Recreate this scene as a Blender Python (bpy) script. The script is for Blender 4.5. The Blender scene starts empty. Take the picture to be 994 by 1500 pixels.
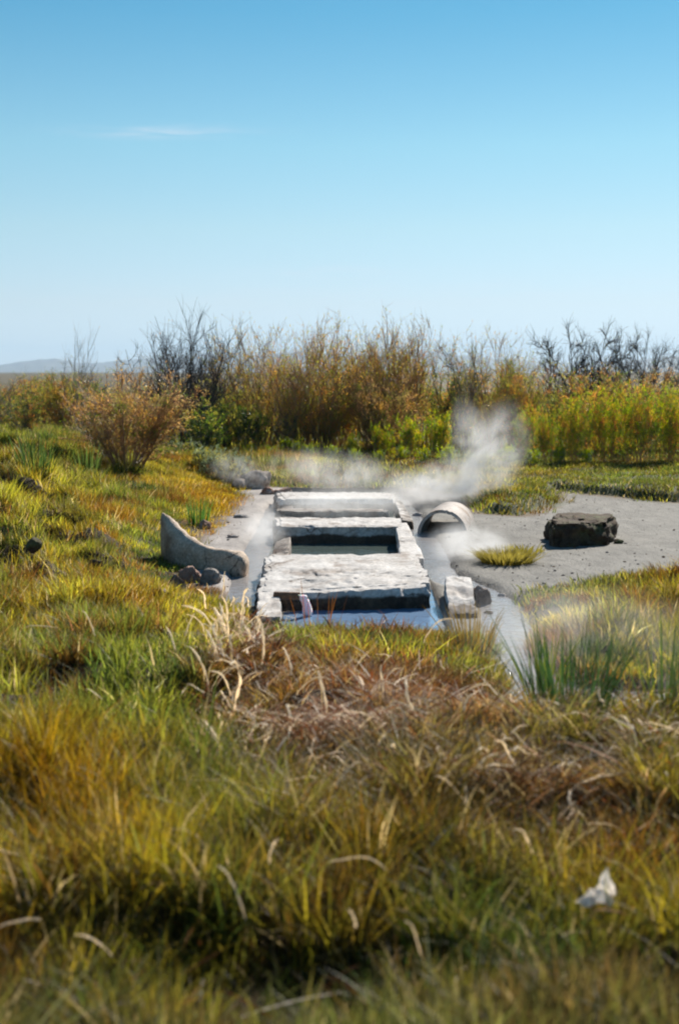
import bpy, bmesh, math, random
import numpy as np
from mathutils import Vector, noise as mnoise, Matrix

# ------------------------------------------------------------------ camera, world, sun
S = bpy.context.scene
COL = S.collection
R = math.radians
F = 2083.0; CX, CY, HOR = 497.0, 750.0, 545.0
CAM_H = 1.6
PITCH = math.atan((CY - HOR) / F)
cam = bpy.data.cameras.new('camera'); co = bpy.data.objects.new('camera', cam); COL.objects.link(co)
cam.sensor_fit = 'VERTICAL'; cam.sensor_height = 36.0; cam.sensor_width = 24.0
cam.lens = F / 1500.0 * 36.0
cam.clip_start = 0.05; cam.clip_end = 60000
cam.dof.use_dof = True; cam.dof.focus_distance = 14.0; cam.dof.aperture_fstop = 2.6
co.location = (0, 0, CAM_H); co.rotation_euler = (math.pi/2 - PITCH, 0, 0)
S.camera = co
S.view_settings.view_transform = 'Standard'; S.view_settings.look = 'None'
S.view_settings.gamma = 1.0; S.view_settings.exposure = 0.7
S.cycles.filter_width = 2.1
S.cycles.max_bounces = 6; S.cycles.transparent_max_bounces = 12
S.cycles.diffuse_bounces = 4; S.cycles.glossy_bounces = 3; S.cycles.transmission_bounces = 4
S.cycles.volume_bounces = 1
S.cycles.volume_max_steps = 256; S.cycles.volume_step_rate = 0.4
S.cycles.sample_clamp_indirect = 4.0

SUN_EL, SUN_AZ = R(34), R(24)          # azimuth measured from +Y towards +X
w = bpy.data.worlds.new('World'); S.world = w; w.use_nodes = True
nt = w.node_tree; nt.nodes.clear()
out = nt.nodes.new('ShaderNodeOutputWorld'); bg = nt.nodes.new('ShaderNodeBackground')
sky = nt.nodes.new('ShaderNodeTexSky'); sky.sky_type = 'NISHITA'; sky.sun_disc = False
sky.sun_elevation = SUN_EL; sky.sun_rotation = SUN_AZ
sky.altitude = 900; sky.air_density = 1.0; sky.dust_density = 0.15; sky.ozone_density = 2.0
hs = nt.nodes.new('ShaderNodeHueSaturation'); hs.inputs['Saturation'].default_value = 1.0
# film colour of the air: gain by height above the horizon, held steady above the frame
gz = nt.nodes.new('ShaderNodeTexCoord'); gs = nt.nodes.new('ShaderNodeSeparateXYZ'); nt.links.new(gz.outputs['Generated'], gs.inputs[0])
gr = nt.nodes.new('ShaderNodeValToRGB'); gmul = nt.nodes.new('ShaderNodeMath'); gmul.operation = 'MULTIPLY'; gmul.inputs[1].default_value = 2.0; gmul.use_clamp = True
nt.links.new(gs.outputs['Z'], gmul.inputs[0]); nt.links.new(gmul.outputs[0], gr.inputs[0])
for i_, (z_, c_) in enumerate(((0.0, (.43, .50, .76)), (0.0164, (.45, .51, .72)), (0.047, (.51, .525, .61)), (0.098, (.54, .595, .575)), (0.153, (.475, .64, .59)), (0.2387, (.255, .56, .575)), (0.40, (.20, .50, .58)))):
    e_ = gr.color_ramp.elements[i_] if i_ < 2 else gr.color_ramp.elements.new(z_*2)
    e_.position = z_*2; e_.color = (*c_, 1)
gm = nt.nodes.new('ShaderNodeMix'); gm.data_type = 'RGBA'; gm.blend_type = 'MULTIPLY'; gm.inputs[0].default_value = 1.0
nt.links.new(gr.outputs[0], gm.inputs[7])
# two faint wisps of cirrus, laid out by direction
tc = nt.nodes.new('ShaderNodeTexCoord')
def wmath(op, a, b=None, c=None):
    n = nt.nodes.new('ShaderNodeMath'); n.operation = op
    for i, v in enumerate((a, b, c)):
        if v is None: continue
        if isinstance(v, (int, float)): n.inputs[i].default_value = v
        else: nt.links.new(v, n.inputs[i])
    return n.outputs[0]
sep = nt.nodes.new('ShaderNodeSeparateXYZ'); nt.links.new(tc.outputs['Generated'], sep.inputs[0])
az = wmath('ARCTAN2', sep.outputs['X'], sep.outputs['Y']); el = wmath('ARCSINE', sep.outputs['Z'])
comb = nt.nodes.new('ShaderNodeCombineXYZ')
nt.links.new(wmath('MULTIPLY', az, 14.0), comb.inputs[0]); nt.links.new(wmath('MULTIPLY', el, 150.0), comb.inputs[1])
cn = nt.nodes.new('ShaderNodeTexNoise'); cn.inputs['Scale'].default_value = 1.6; cn.inputs['Detail'].default_value = 6
cn.inputs['Distortion'].default_value = 0.6
nt.links.new(comb.outputs[0], cn.inputs['Vector'])
def wisp(a0, e0, sa, se):
    da = wmath('DIVIDE', wmath('SUBTRACT', az, a0), sa)
    tilt = wmath('MULTIPLY', wmath('SUBTRACT', az, a0), 0.02)
    de = wmath('DIVIDE', wmath('SUBTRACT', wmath('SUBTRACT', el, e0), tilt), se)
    r2 = wmath('ADD', wmath('MULTIPLY', da, da), wmath('MULTIPLY', de, de))
    return wmath('POWER', 2.718, wmath('MULTIPLY', r2, -1.0))
m = wmath('ADD', wisp(-0.12, 0.162, 0.05, 0.0036), wmath('MULTIPLY', wisp(-0.01, 0.0695, 0.06, 0.0035), 0.5))
m = wmath('ADD', m, wmath('MULTIPLY', wisp(0.03, 0.052, 0.30, 0.012), 0.30))
nn = wmath('MAXIMUM', wmath('SUBTRACT', wmath('MULTIPLY', cn.outputs[0], 2.4), 0.85), 0.0)
fac = wmath('MINIMUM', wmath('MULTIPLY', wmath('MULTIPLY', m, nn), 0.62), 0.6)
mx = nt.nodes.new('ShaderNodeMix'); mx.data_type = 'RGBA'
nt.links.new(sky.outputs[0], hs.inputs['Color']); nt.links.new(hs.outputs[0], gm.inputs[6])
nt.links.new(fac, mx.inputs[0]); nt.links.new(gm.outputs[2], mx.inputs[6]); mx.inputs[7].default_value = (5.2, 5.3, 5.8, 1)
nt.links.new(mx.outputs[2], bg.inputs['Color']); bg.inputs['Strength'].default_value = 0.1
nt.links.new(bg.outputs[0], out.inputs['Surface'])

sl = bpy.data.lights.new('sun', 'SUN'); so = bpy.data.objects.new('sun', sl); COL.objects.link(so)
sl.energy = 4.6; sl.angle = R(0.53); sl.color = (1.0, 0.93, 0.82)
sd = Vector((math.sin(SUN_AZ)*math.cos(SUN_EL), math.cos(SUN_AZ)*math.cos(SUN_EL), math.sin(SUN_EL)))
so.rotation_euler = sd.to_track_quat('Z', 'Y').to_euler(); so.location = (5, 20, 15)

# ------------------------------------------------------------------ helpers
rng = np.random.default_rng(7); random.seed(7)
def P(px, py, z=0.0):
    """point of the plane at height z that the photograph shows at (px, py)"""
    u = (px - CX) / F; v = (CY - py) / F
    dx = u; dy = math.cos(PITCH) + v*math.sin(PITCH); dz = -math.sin(PITCH) + v*math.cos(PITCH)
    t = (z - CAM_H) / dz
    return Vector((dx*t, dy*t, z))
def D(px, py, dist):
    """point at a given distance ahead"""
    u = (px - CX) / F; v = (CY - py) / F
    dx = u; dy = math.cos(PITCH) + v*math.sin(PITCH); dz = -math.sin(PITCH) + v*math.cos(PITCH)
    t = dist / dy
    return Vector((dx*t, dist, CAM_H + dz*t))
def proj(x, y, z=0.0):
    """numpy: world -> layout coordinates"""
    zz = z - CAM_H
    f = y*math.cos(PITCH) - zz*math.sin(PITCH); up = y*math.sin(PITCH) + zz*math.cos(PITCH)
    return CX + F*x/f, CY - F*up/f
def tag(o, label=None, cat=None, group=None, kind=None):
    if label: o['label'] = label
    if cat: o['category'] = cat
    if group: o['group'] = group
    if kind: o['kind'] = kind
    return o
def empty(name, loc=(0, 0, 0), rz=0):
    o = bpy.data.objects.new(name, None); COL.objects.link(o); o.location = loc; o.rotation_euler = (0, 0, rz)
    o.empty_display_size = 0.1
    return o
def link(name, me, mat=None, parent=None):
    o = bpy.data.objects.new(name, me); COL.objects.link(o)
    if mat and not me.materials: me.materials.append(mat)
    if parent: o.parent = parent
    return o
def tri_mesh(name, co_, tri, col=None, smooth=False):
    me = bpy.data.meshes.new(name)
    n, t = len(co_), len(tri)
    me.vertices.add(n); me.vertices.foreach_set('co', np.asarray(co_, dtype=np.float32).ravel())
    me.loops.add(t*3); me.loops.foreach_set('vertex_index', np.asarray(tri, dtype=np.int32).ravel())
    me.polygons.add(t); me.polygons.foreach_set('loop_start', np.arange(0, t*3, 3, dtype=np.int32))
    me.polygons.foreach_set('use_smooth', np.full(t, smooth))
    me.update(calc_edges=True)
    if col is not None:
        a = me.color_attributes.new('tone', 'FLOAT_COLOR', 'POINT')
        c4 = np.ones((n, 4), dtype=np.float32); c4[:, :3] = col
        a.data.foreach_set('color', c4.ravel())
    return me
def hash2(ix, iy, seed):
    h = np.sin(ix*127.1 + iy*311.7 + seed*74.7) * 43758.5453
    return h - np.floor(h)
def vnoise(x, y, s=1.0, seed=0):
    x = np.asarray(x, dtype=float)*s + 100.3; y = np.asarray(y, dtype=float)*s + 57.7
    ix, iy = np.floor(x), np.floor(y); fx, fy = x-ix, y-iy
    fx = fx*fx*(3-2*fx); fy = fy*fy*(3-2*fy)
    a = hash2(ix, iy, seed); b = hash2(ix+1, iy, seed); c = hash2(ix, iy+1, seed); d = hash2(ix+1, iy+1, seed)
    return (a*(1-fx)+b*fx)*(1-fy) + (c*(1-fx)+d*fx)*fy
def fbm(x, y, s=1.0, seed=0, o=4):
    r = 0; a = 0.5
    for k in range(o):
        r = r + a*vnoise(x, y, s, seed+k*13); s *= 2.03; a *= 0.5
    return r / (1-0.5**o)
def sstep(a, b, x):
    t = np.clip((x-a)/(b-a), 0, 1); return t*t*(3-2*t)
def inpoly(px, py, poly):
    px = np.asarray(px); py = np.asarray(py); ins = np.zeros(px.shape, bool)
    n = len(poly)
    for i in range(n):
        x0, y0 = poly[i]; x1, y1 = poly[(i+1) % n]
        if y0 == y1: continue
        c = ((y0 > py) != (y1 > py)) & (px < (x1-x0)*(py-y0)/(y1-y0)+x0)
        ins ^= c
    return ins
def segdist(px, py, pts, closed=False):
    best = np.full(np.shape(px), 1e9); n = len(pts)
    for i in range(n if closed else n-1):
        ax, ay = pts[i][0], pts[i][1]; bx, by = pts[(i+1) % n][0], pts[(i+1) % n][1]
        vx, vy = bx-ax, by-ay; L = vx*vx+vy*vy + 1e-12
        t = np.clip(((px-ax)*vx+(py-ay)*vy)/L, 0, 1)
        d = np.hypot(px-ax-t*vx, py-ay-t*vy); best = np.minimum(best, d)
    return best

# ------------------------------------------------------------------ materials
def new_mat(name):
    m = bpy.data.materials.new(name); m.use_nodes = True; m.node_tree.nodes.clear()
    return m, m.node_tree
def leaf_mat(name, trans=0.5, gloss=0.1, rough=0.4, tint=None):
    m, t = new_mat(name); N = t.nodes.new; L = t.links.new
    o = N('ShaderNodeOutputMaterial')
    if tint is None:
        a = N('ShaderNodeVertexColor'); a.layer_name = 'tone'; c = a.outputs['Color']
    else:
        a = N('ShaderNodeRGB'); a.outputs[0].default_value = (*tint, 1); c = a.outputs[0]
    oi = N('ShaderNodeObjectInfo')
    hv = N('ShaderNodeHueSaturation'); L(c, hv.inputs['Color'])
    mr = N('ShaderNodeMapRange'); L(oi.outputs['Random'], mr.inputs[0]); mr.inputs[3].default_value = 0.85; mr.inputs[4].default_value = 1.2
    L(mr.outputs[0], hv.inputs['Value'])
    d = N('ShaderNodeBsdfDiffuse'); tr = N('ShaderNodeBsdfTranslucent'); g = N('ShaderNodeBsdfGlossy')
    g.inputs['Roughness'].default_value = rough; g.inputs['Color'].default_value = (0.9, 0.9, 0.85, 1)
    L(hv.outputs[0], d.inputs[0])
    sc = N('ShaderNodeHueSaturation'); sc.inputs['Saturation'].default_value = 1.15; sc.inputs['Value'].default_value = 2.1
    L(hv.outputs[0], sc.inputs['Color']); L(sc.outputs[0], tr.inputs[0])
    m1 = N('ShaderNodeMixShader'); m1.inputs[0].default_value = trans; L(d.outputs[0], m1.inputs[1]); L(tr.outputs[0], m1.inputs[2])
    m2 = N('ShaderNodeMixShader'); fr = N('ShaderNodeFresnel'); fr.inputs[0].default_value = 1.35
    mm = N('ShaderNodeMath'); mm.operation = 'MULTIPLY'; L(fr.outputs[0], mm.inputs[0]); mm.inputs[1].default_value = gloss
    mm.use_clamp = True
    L(mm.outputs[0], m2.inputs[0]); L(m1.outputs[0], m2.inputs[1]); L(g.outputs[0], m2.inputs[2])
    L(m2.outputs[0], o.inputs[0])
    return m
def stone_mat(name, c1, c2, c3=None, scale=6.0, bump=0.5, rough=0.85, wet=0.0, spots=None, dist=0.02, zband=None, cracks=0):
    """mottled mineral surface; zband = (height, softness, colour): dark waterline deposit below that height, on the beam with face shade painted in"""
    m, t = new_mat(name); N = t.nodes.new; L = t.links.new
    o = N('ShaderNodeOutputMaterial'); b = N('ShaderNodeBsdfPrincipled'); L(b.outputs[0], o.inputs[0])
    g = N('ShaderNodeNewGeometry')
    n1 = N('ShaderNodeTexNoise'); n1.inputs['Scale'].default_value = scale; n1.inputs['Detail'].default_value = 8; n1.inputs['Roughness'].default_value = 0.65
    n2 = N('ShaderNodeTexNoise'); n2.inputs['Scale'].default_value = scale*7; n2.inputs['Detail'].default_value = 5
    L(g.outputs['Position'], n1.inputs['Vector']); L(g.outputs['Position'], n2.inputs['Vector'])
    r = N('ShaderNodeValToRGB'); L(n1.outputs[0], r.inputs[0])
    r.color_ramp.elements[0].position = 0.35; r.color_ramp.elements[0].color = (*c1, 1)
    r.color_ramp.elements[1].position = 0.65; r.color_ramp.elements[1].color = (*c2, 1)
    cur = r.outputs[0]
    if c3:
        n3 = N('ShaderNodeTexNoise'); n3.inputs['Scale'].default_value = scale*0.6; n3.inputs['Detail'].default_value = 7; n3.inputs['Distortion'].default_value = 0.8
        L(g.outputs['Position'], n3.inputs['Vector'])
        mr = N('ShaderNodeMapRange'); L(n3.outputs[0], mr.inputs[0]); mr.inputs[1].default_value = 0.52; mr.inputs[2].default_value = 0.66
        mx = N('ShaderNodeMix'); mx.data_type = 'RGBA'; L(mr.outputs[0], mx.inputs[0]); L(cur, mx.inputs[6]); mx.inputs[7].default_value = (*c3, 1)
        cur = mx.outputs[2]
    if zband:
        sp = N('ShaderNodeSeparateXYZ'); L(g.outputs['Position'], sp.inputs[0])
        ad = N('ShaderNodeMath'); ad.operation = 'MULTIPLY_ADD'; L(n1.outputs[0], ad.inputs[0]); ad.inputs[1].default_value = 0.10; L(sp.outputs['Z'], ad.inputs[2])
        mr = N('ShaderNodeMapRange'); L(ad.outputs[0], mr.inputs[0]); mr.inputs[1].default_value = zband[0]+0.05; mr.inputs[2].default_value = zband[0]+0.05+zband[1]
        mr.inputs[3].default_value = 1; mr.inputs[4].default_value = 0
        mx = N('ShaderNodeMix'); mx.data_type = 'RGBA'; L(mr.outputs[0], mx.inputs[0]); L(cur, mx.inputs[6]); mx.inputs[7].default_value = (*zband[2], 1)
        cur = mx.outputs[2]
    crk = None
    if cracks:
        wn = N('ShaderNodeMix'); wn.data_type = 'VECTOR'; wn.inputs[0].default_value = 0.12; L(g.outputs['Position'], wn.inputs[4]); L(n1.outputs['Color'], wn.inputs[5])
        mpv = N('ShaderNodeMapping'); mpv.inputs['Scale'].default_value = (1.0, 2.2, 1.5); L(wn.outputs[1], mpv.inputs[0])
        vo = N('ShaderNodeTexVoronoi'); vo.feature = 'DISTANCE_TO_EDGE'; vo.inputs['Scale'].default_value = cracks; L(mpv.outputs[0], vo.inputs['Vector'])
        cr = N('ShaderNodeMapRange'); L(vo.outputs[0], cr.inputs[0]); cr.inputs[1].default_value = 0.0; cr.inputs[2].default_value = 0.035; cr.inputs[3].default_value = 1; cr.inputs[4].default_value = 0
        n4 = N('ShaderNodeTexNoise'); n4.inputs['Scale'].default_value = 2.2; n4.inputs['Detail'].default_value = 6; L(g.outputs['Position'], n4.inputs['Vector'])
        c4 = N('ShaderNodeMapRange'); L(n4.outputs[0], c4.inputs[0]); c4.inputs[1].default_value = 0.48; c4.inputs[2].default_value = 0.6
        cm = N('ShaderNodeMath'); cm.operation = 'MULTIPLY'; L(cr.outputs[0], cm.inputs[0]); L(c4.outputs[0], cm.inputs[1]); crk = cm.outputs[0]
        mx = N('ShaderNodeMix'); mx.data_type = 'RGBA'; L(crk, mx.inputs[0]); L(cur, mx.inputs[6]); mx.inputs[7].default_value = (0.12, 0.09, 0.07, 1); cur = mx.outputs[2]
        n5 = N('ShaderNodeTexNoise'); n5.inputs['Scale'].default_value = 3.4; n5.inputs['Detail'].default_value = 9; n5.inputs['Roughness'].default_value = 0.75; n5.inputs['Distortion'].default_value = 0.5; L(g.outputs['Position'], n5.inputs['Vector'])
        c5 = N('ShaderNodeMapRange'); L(n5.outputs[0], c5.inputs[0]); c5.inputs[1].default_value = 0.52; c5.inputs[2].default_value = 0.70; c5.inputs[4].default_value = 0.4
        mx = N('ShaderNodeMix'); mx.data_type = 'RGBA'; L(c5.outputs[0], mx.inputs[0]); L(cur, mx.inputs[6]); mx.inputs[7].default_value = (0.26, 0.17, 0.10, 1); cur = mx.outputs[2]
    mv = N('ShaderNodeMapRange'); L(n2.outputs[0], mv.inputs[0]); mv.inputs[1].default_value = 0.3; mv.inputs[2].default_value = 0.7; mv.inputs[3].default_value = 0.68; mv.inputs[4].default_value = 1.15
    hv = N('ShaderNodeHueSaturation'); L(cur, hv.inputs['Color']); L(mv.outputs[0], hv.inputs['Value'])
    L(hv.outputs[0], b.inputs['Base Color']); b.inputs['Roughness'].default_value = rough
    b.inputs['Specular IOR Level'].default_value = 0.35 + wet
    bp = N('ShaderNodeBump'); bp.inputs['Strength'].default_value = bump; bp.inputs['Distance'].default_value = dist
    ad = N('ShaderNodeMath'); ad.operation = 'MULTIPLY_ADD'; L(n2.outputs[0], ad.inputs[0]); ad.inputs[1].default_value = 0.4; L(n1.outputs[0], ad.inputs[2])
    L(ad.outputs[0], bp.inputs['Height']); L(bp.outputs[0], b.inputs['Normal'])
    return m
M_grass = leaf_mat('grass_blades', 0.5, 0.03, 0.5)
M_leaf = leaf_mat('shrub_leaves', 0.6, 0.06, 0.4)
M_dry = leaf_mat('dry_stalks', 0.3, 0.012, 0.5)
def twig_mat(name, c, c2):
    m, t = new_mat(name); N = t.nodes.new; L = t.links.new
    o = N('ShaderNodeOutputMaterial'); b = N('ShaderNodeBsdfPrincipled'); L(b.outputs[0], o.inputs[0])
    n = N('ShaderNodeTexNoise'); n.inputs['Scale'].default_value = 3; n.inputs['Detail'].default_value = 5
    g = N('ShaderNodeNewGeometry'); L(g.outputs['Position'], n.inputs['Vector'])
    r = N('ShaderNodeValToRGB'); L(n.outputs[0], r.inputs[0])
    r.color_ramp.elements[0].position = 0.35; r.color_ramp.elements[0].color = (*c, 1)
    r.color_ramp.elements[1].position = 0.65; r.color_ramp.elements[1].color = (*c2, 1)
    L(r.outputs[0], b.inputs['Base Color']); b.inputs['Roughness'].default_value = 0.5
    return m
M_twig_rust = twig_mat('rust_bark', (0.26, 0.13, 0.07), (0.44, 0.26, 0.14))
M_twig_grey = twig_mat('grey_bark', (0.07, 0.06, 0.06), (0.16, 0.13, 0.11))
M_twig_dark = twig_mat('dark_bark', (0.03, 0.022, 0.02), (0.08, 0.06, 0.05))
M_conc = stone_mat('mineral_crusted_concrete', (0.47, 0.435, 0.405), (0.70, 0.66, 0.625), (0.34, 0.28, 0.24), 5.0, 0.42, 0.8, cracks=2.2, zband=(0.045, 0.02, (0.075, 0.05, 0.035)))
M_beam = stone_mat('dark_faced_beam_concrete', (0.47, 0.435, 0.405), (0.70, 0.66, 0.625), (0.34, 0.28, 0.24), 5.0, 0.42, 0.8, cracks=2.2, zband=(0.055, 0.02, (0.06, 0.04, 0.028)))  # dark band is wet stain with the front face's shade painted in
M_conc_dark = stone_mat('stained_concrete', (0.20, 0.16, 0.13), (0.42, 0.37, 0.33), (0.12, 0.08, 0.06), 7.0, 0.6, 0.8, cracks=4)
M_pipe = stone_mat('grey_pipe_concrete', (0.38, 0.32, 0.28), (0.52, 0.46, 0.42), (0.30, 0.22, 0.17), 8.0, 0.35, 0.75)
M_rock = stone_mat('grey_boulder_stone', (0.30, 0.26, 0.24), (0.46, 0.42, 0.39), (0.24, 0.17, 0.14), 9.0, 0.8, 0.85)
M_slab = stone_mat('warm_beige_concrete', (0.46, 0.33, 0.23), (0.68, 0.54, 0.42), (0.34, 0.22, 0.15), 7.0, 0.7, 0.8, cracks=3)
M_rust_rock = stone_mat('reddish_stone', (0.30, 0.14, 0.09), (0.46, 0.27, 0.19), (0.55, 0.48, 0.44), 12.0, 0.8, 0.85)
M_block = stone_mat('dark_weathered_block', (0.045, 0.026, 0.02), (0.11, 0.07, 0.035), (0.10, 0.10, 0.04), 9.0, 0.9, 0.95)

# ground: mud, soil, turf and crust mixed by place
def ground_mat():
    m, t = new_mat('ground_surface'); N = t.nodes.new; L = t.links.new
    o = N('ShaderNodeOutputMaterial'); b = N('ShaderNodeBsdfPrincipled'); L(b.outputs[0], o.inputs[0])
    a = N('ShaderNodeVertexColor'); a.layer_name = 'tone'
    g = N('ShaderNodeNewGeometry')
    n1 = N('ShaderNodeTexNoise'); n1.inputs['Scale'].default_value = 4; n1.inputs['Detail'].default_value = 9; n1.inputs['Roughness'].default_value = 0.7
    n2 = N('ShaderNodeTexNoise'); n2.inputs['Scale'].default_value = 38; n2.inputs['Detail'].default_value = 4
    mp = N('ShaderNodeMapping'); mp.inputs['Scale'].default_value = (1, 0.45, 1)
    L(g.outputs['Position'], mp.inputs[0]); L(mp.outputs[0], n1.inputs['Vector']); L(g.outputs['Position'], n2.inputs['Vector'])
    mr = N('ShaderNodeMapRange'); L(n1.outputs[0], mr.inputs[0]); mr.inputs[1].default_value = 0.3; mr.inputs[2].default_value = 0.7; mr.inputs[3].default_value = 0.6; mr.inputs[4].default_value = 1.22
    mr2 = N('ShaderNodeMapRange'); L(n2.outputs[0], mr2.inputs[0]); mr2.inputs[1].default_value = 0.3; mr2.inputs[2].default_value = 0.7; mr2.inputs[3].default_value = 0.85; mr2.inputs[4].default_value = 1.1
    mu = N('ShaderNodeMath'); mu.operation = 'MULTIPLY'; L(mr.outputs[0], mu.inputs[0]); L(mr2.outputs[0], mu.inputs[1])
    hv = N('ShaderNodeHueSaturation'); L(a.outputs[0], hv.inputs['Color']); L(mu.outputs[0], hv.inputs['Value'])
    L(hv.outputs[0], b.inputs['Base Color']); b.inputs['Roughness'].default_value = 0.85; b.inputs['Specular IOR Level'].default_value = 0.25
    bp = N('ShaderNodeBump'); bp.inputs['Strength'].default_value = 0.9; bp.inputs['Distance'].default_value = 0.04
    ad = N('ShaderNodeMath'); ad.operation = 'MULTIPLY_ADD'; L(n2.outputs[0], ad.inputs[0]); ad.inputs[1].default_value = 0.35; L(n1.outputs[0], ad.inputs[2])
    L(ad.outputs[0], bp.inputs['Height']); L(bp.outputs[0], b.inputs['Normal'])
    return m
def water_mat(name, base, scale, bump, rough=0.06):
    m, t = new_mat(name); N = t.nodes.new; L = t.links.new
    o = N('ShaderNodeOutputMaterial'); b = N('ShaderNodeBsdfPrincipled'); L(b.outputs[0], o.inputs[0])
    b.inputs['Base Color'].default_value = (*base, 1); b.inputs['Roughness'].default_value = rough; b.inputs['IOR'].default_value = 1.33
    b.inputs['Specular IOR Level'].default_value = 0.6
    g = N('ShaderNodeNewGeometry'); n = N('ShaderNodeTexNoise'); n.inputs['Scale'].default_value = scale; n.inputs['Detail'].default_value = 4
    n.inputs['Distortion'].default_value = 0.5
    L(g.outputs['Position'], n.inputs['Vector'])
    bp = N('ShaderNodeBump'); bp.inputs['Strength'].default_value = bump; bp.inputs['Distance'].default_value = 0.02
    L(n.outputs[0], bp.inputs['Height']); L(bp.outputs[0], b.inputs['Normal'])
    return m
M_water = water_mat('running_spring_water', (0.36, 0.34, 0.33), 16, 0.7, 0.12)
M_pool = water_mat('still_pool_water', (0.10, 0.13, 0.12), 9, 0.25, 0.05)
M_pool1 = water_mat('blue_pool_water', (0.20, 0.31, 0.48), 10, 0.35, 0.06)

# ------------------------------------------------------------------ the lie of the land
WATER_Z = -0.03
def W(px, py, z=0.0):
    p = P(px, py, z); return (p.x, p.y)
CH_L = [W(*p) for p in ((428, 722), (405, 738), (396, 758), (384, 785), (368, 815), (357, 850), (350, 885))]
CH_R = [W(*p) for p in ((586, 730), (602, 752), (622, 785), (638, 815), (648, 840), (700, 862), (735, 885), (752, 925), (757, 975), (768, 1040), (790, 1100))]
CH_S = [W(*p) for p in ((752, 960), (800, 1000), (880, 1012), (994, 1020), (1120, 1030))]
TUB = [W(*p) for p in ((418, 716), (580, 716), (634, 862), (650, 925), (395, 925), (376, 862))]
BARE = [W(*p) for p in ((330, 712), (350, 706), (400, 714), (600, 716), (690, 728), (705, 752), (760, 756), (800, 744), (815, 722), (860, 728), (994, 738), (1500, 740),
        (1500, 842), (994, 848), (905, 850), (850, 862), (790, 872), (762, 890), (762, 950), (776, 992), (900, 998), (1000, 996), (1150, 1000), (1150, 1056), (1000, 1052), (880, 1044), (800, 1048), (760, 1050), (750, 985), (735, 950), (700, 938), (640, 934),
        (430, 932), (385, 920), (345, 890), (310, 868), (262, 862), (252, 835), (262, 805), (292, 778), (325, 748), (345, 735))]
def height(x, y):
    x = np.asarray(x, float); y = np.asarray(y, float)
    near = 1 - sstep(40, 90, np.hypot(x, y))
    h = 0.035*(fbm(x, y, 0.9, 3)-0.5)*near + 0.012
    # left grass bank rising away from the channel
    dl = -x - 1.15 - 0.03*(y-10)
    bank = sstep(0.0, 2.6, dl) * sstep(9.0, 12.5, y) * (1-sstep(24, 40, y))
    h = h + bank*(0.36 + 0.22*(fbm(x, y, 0.45, 9)-0.5))
    # small ledge behind the mud flat on the right
    ledge = sstep(0, 0.6, y - 17.6 - 0.25*np.sin(x*1.3)) * sstep(1.2, 2.0, x) * (1-sstep(30, 50, y))
    h = h + 0.03*ledge
    # bank closing the back of the pool row
    h = h + 0.18*sstep(19.6, 21.5, y)*(1-sstep(30, 50, y))*sstep(-3.5, -1.5, x)*(1-sstep(0.9, 1.8, x))
    # hollow near the camera
    h = h - 0.10*np.exp(-(((x+0.1)/1.1)**2 + ((y-3.9)/0.45)**2))
    # rougher hummocks in the grass of the foreground
    ins = inpoly(x, y, BARE)
    db = segdist(x, y, BARE, True)
    g = np.where(ins, 0, sstep(0, 0.5, db)) * near
    h = h + g*(0.10*(fbm(x, y, 1.3, 21)-0.45) + 0.04 + 0.11*sstep(0.15, 0.8, db)*sstep(0.45, 0.7, fbm(x, y, 3.0, 23, 2))*(1-sstep(12, 15, y)))
    h = h + np.where(ins, 0, sstep(0.0, 0.14, db + 0.05*(fbm(x, y, 5, 41)-0.5)))*0.09*sstep(13.5, 15.0, y)*sstep(0.6, 1.4, x)*near
    # hummocks on the left bank
    hum = fbm(x, y, 2.3, 77, 3)
    h = h + 0.26*sstep(0.40, 0.72, hum)*bank
    # channels, stream and the pit the pools stand in
    c = np.minimum(segdist(x, y, CH_L) - 0.05, segdist(x, y, CH_R[:5]) - 0.05)
    c = np.minimum(c, segdist(x, y, CH_R[4:]) - 0.02 - 0.08*sstep(7.6, 9.5, y))
    c = np.minimum(c, segdist(x, y, CH_S) - 0.12)
    c = c + 0.07*(fbm(x, y, 3.5, 5)-0.5)
    h = h - (1-sstep(-0.03, 0.12, c))*0.11
    t = inpoly(x, y, TUB); h = np.where(t, -0.45, h)
    return h
def axis(dense0, dense1, step, far0, far1):
    a = list(np.arange(dense0, dense1, step)); s = step; v = a[-1]
    while v < far1: s *= 1.28; v += s; a.append(min(v, far1))
    s = step; v = dense0; lo = []
    while v > far0: s *= 1.28; v -= s; lo.append(max(v, far0))
    return np.array(lo[::-1] + a)
gx = axis(-7, 7.5, 0.055, -15000, 15000); gy = axis(2.0, 27, 0.075, -15000, 15000)
X, Y = np.meshgrid(gx, gy); Z = height(X.ravel(), Y.ravel())
nx, ny = len(gx), len(gy)
idx = np.arange(nx*ny).reshape(ny, nx)
a, b_, c_, d_ = idx[:-1, :-1].ravel(), idx[:-1, 1:].ravel(), idx[1:, 1:].ravel(), idx[1:, :-1].ravel()
tri = np.concatenate([np.stack([a, b_, c_], 1), np.stack([a, c_, d_], 1)])
xs, ys = X.ravel(), Y.ravel()
ins = inpoly(xs, ys, BARE); db = segdist(xs, ys, BARE, True)
soil = np.array([0.055, 0.033, 0.013]); turf_soil = np.array([0.075, 0.08, 0.025]); mud = np.array([0.215, 0.202, 0.18]); crust = np.array([0.40, 0.36, 0.335]); plain = np.array([0.11, 0.09, 0.05])
colr = np.tile(soil, (len(xs), 1))
ts = ((xs > 0.5) & (ys > 13)) | (ys > 19); colr[ts] = turf_soil
n1 = fbm(xs, ys, 2.0, 31)
k = np.where(ins, sstep(0.0, 0.25, db + 0.2*(n1-0.5)), 0)[:, None]
base = np.where((xs < 0)[:, None], crust, mud)
colr = colr*(1-k) + base*k
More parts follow.
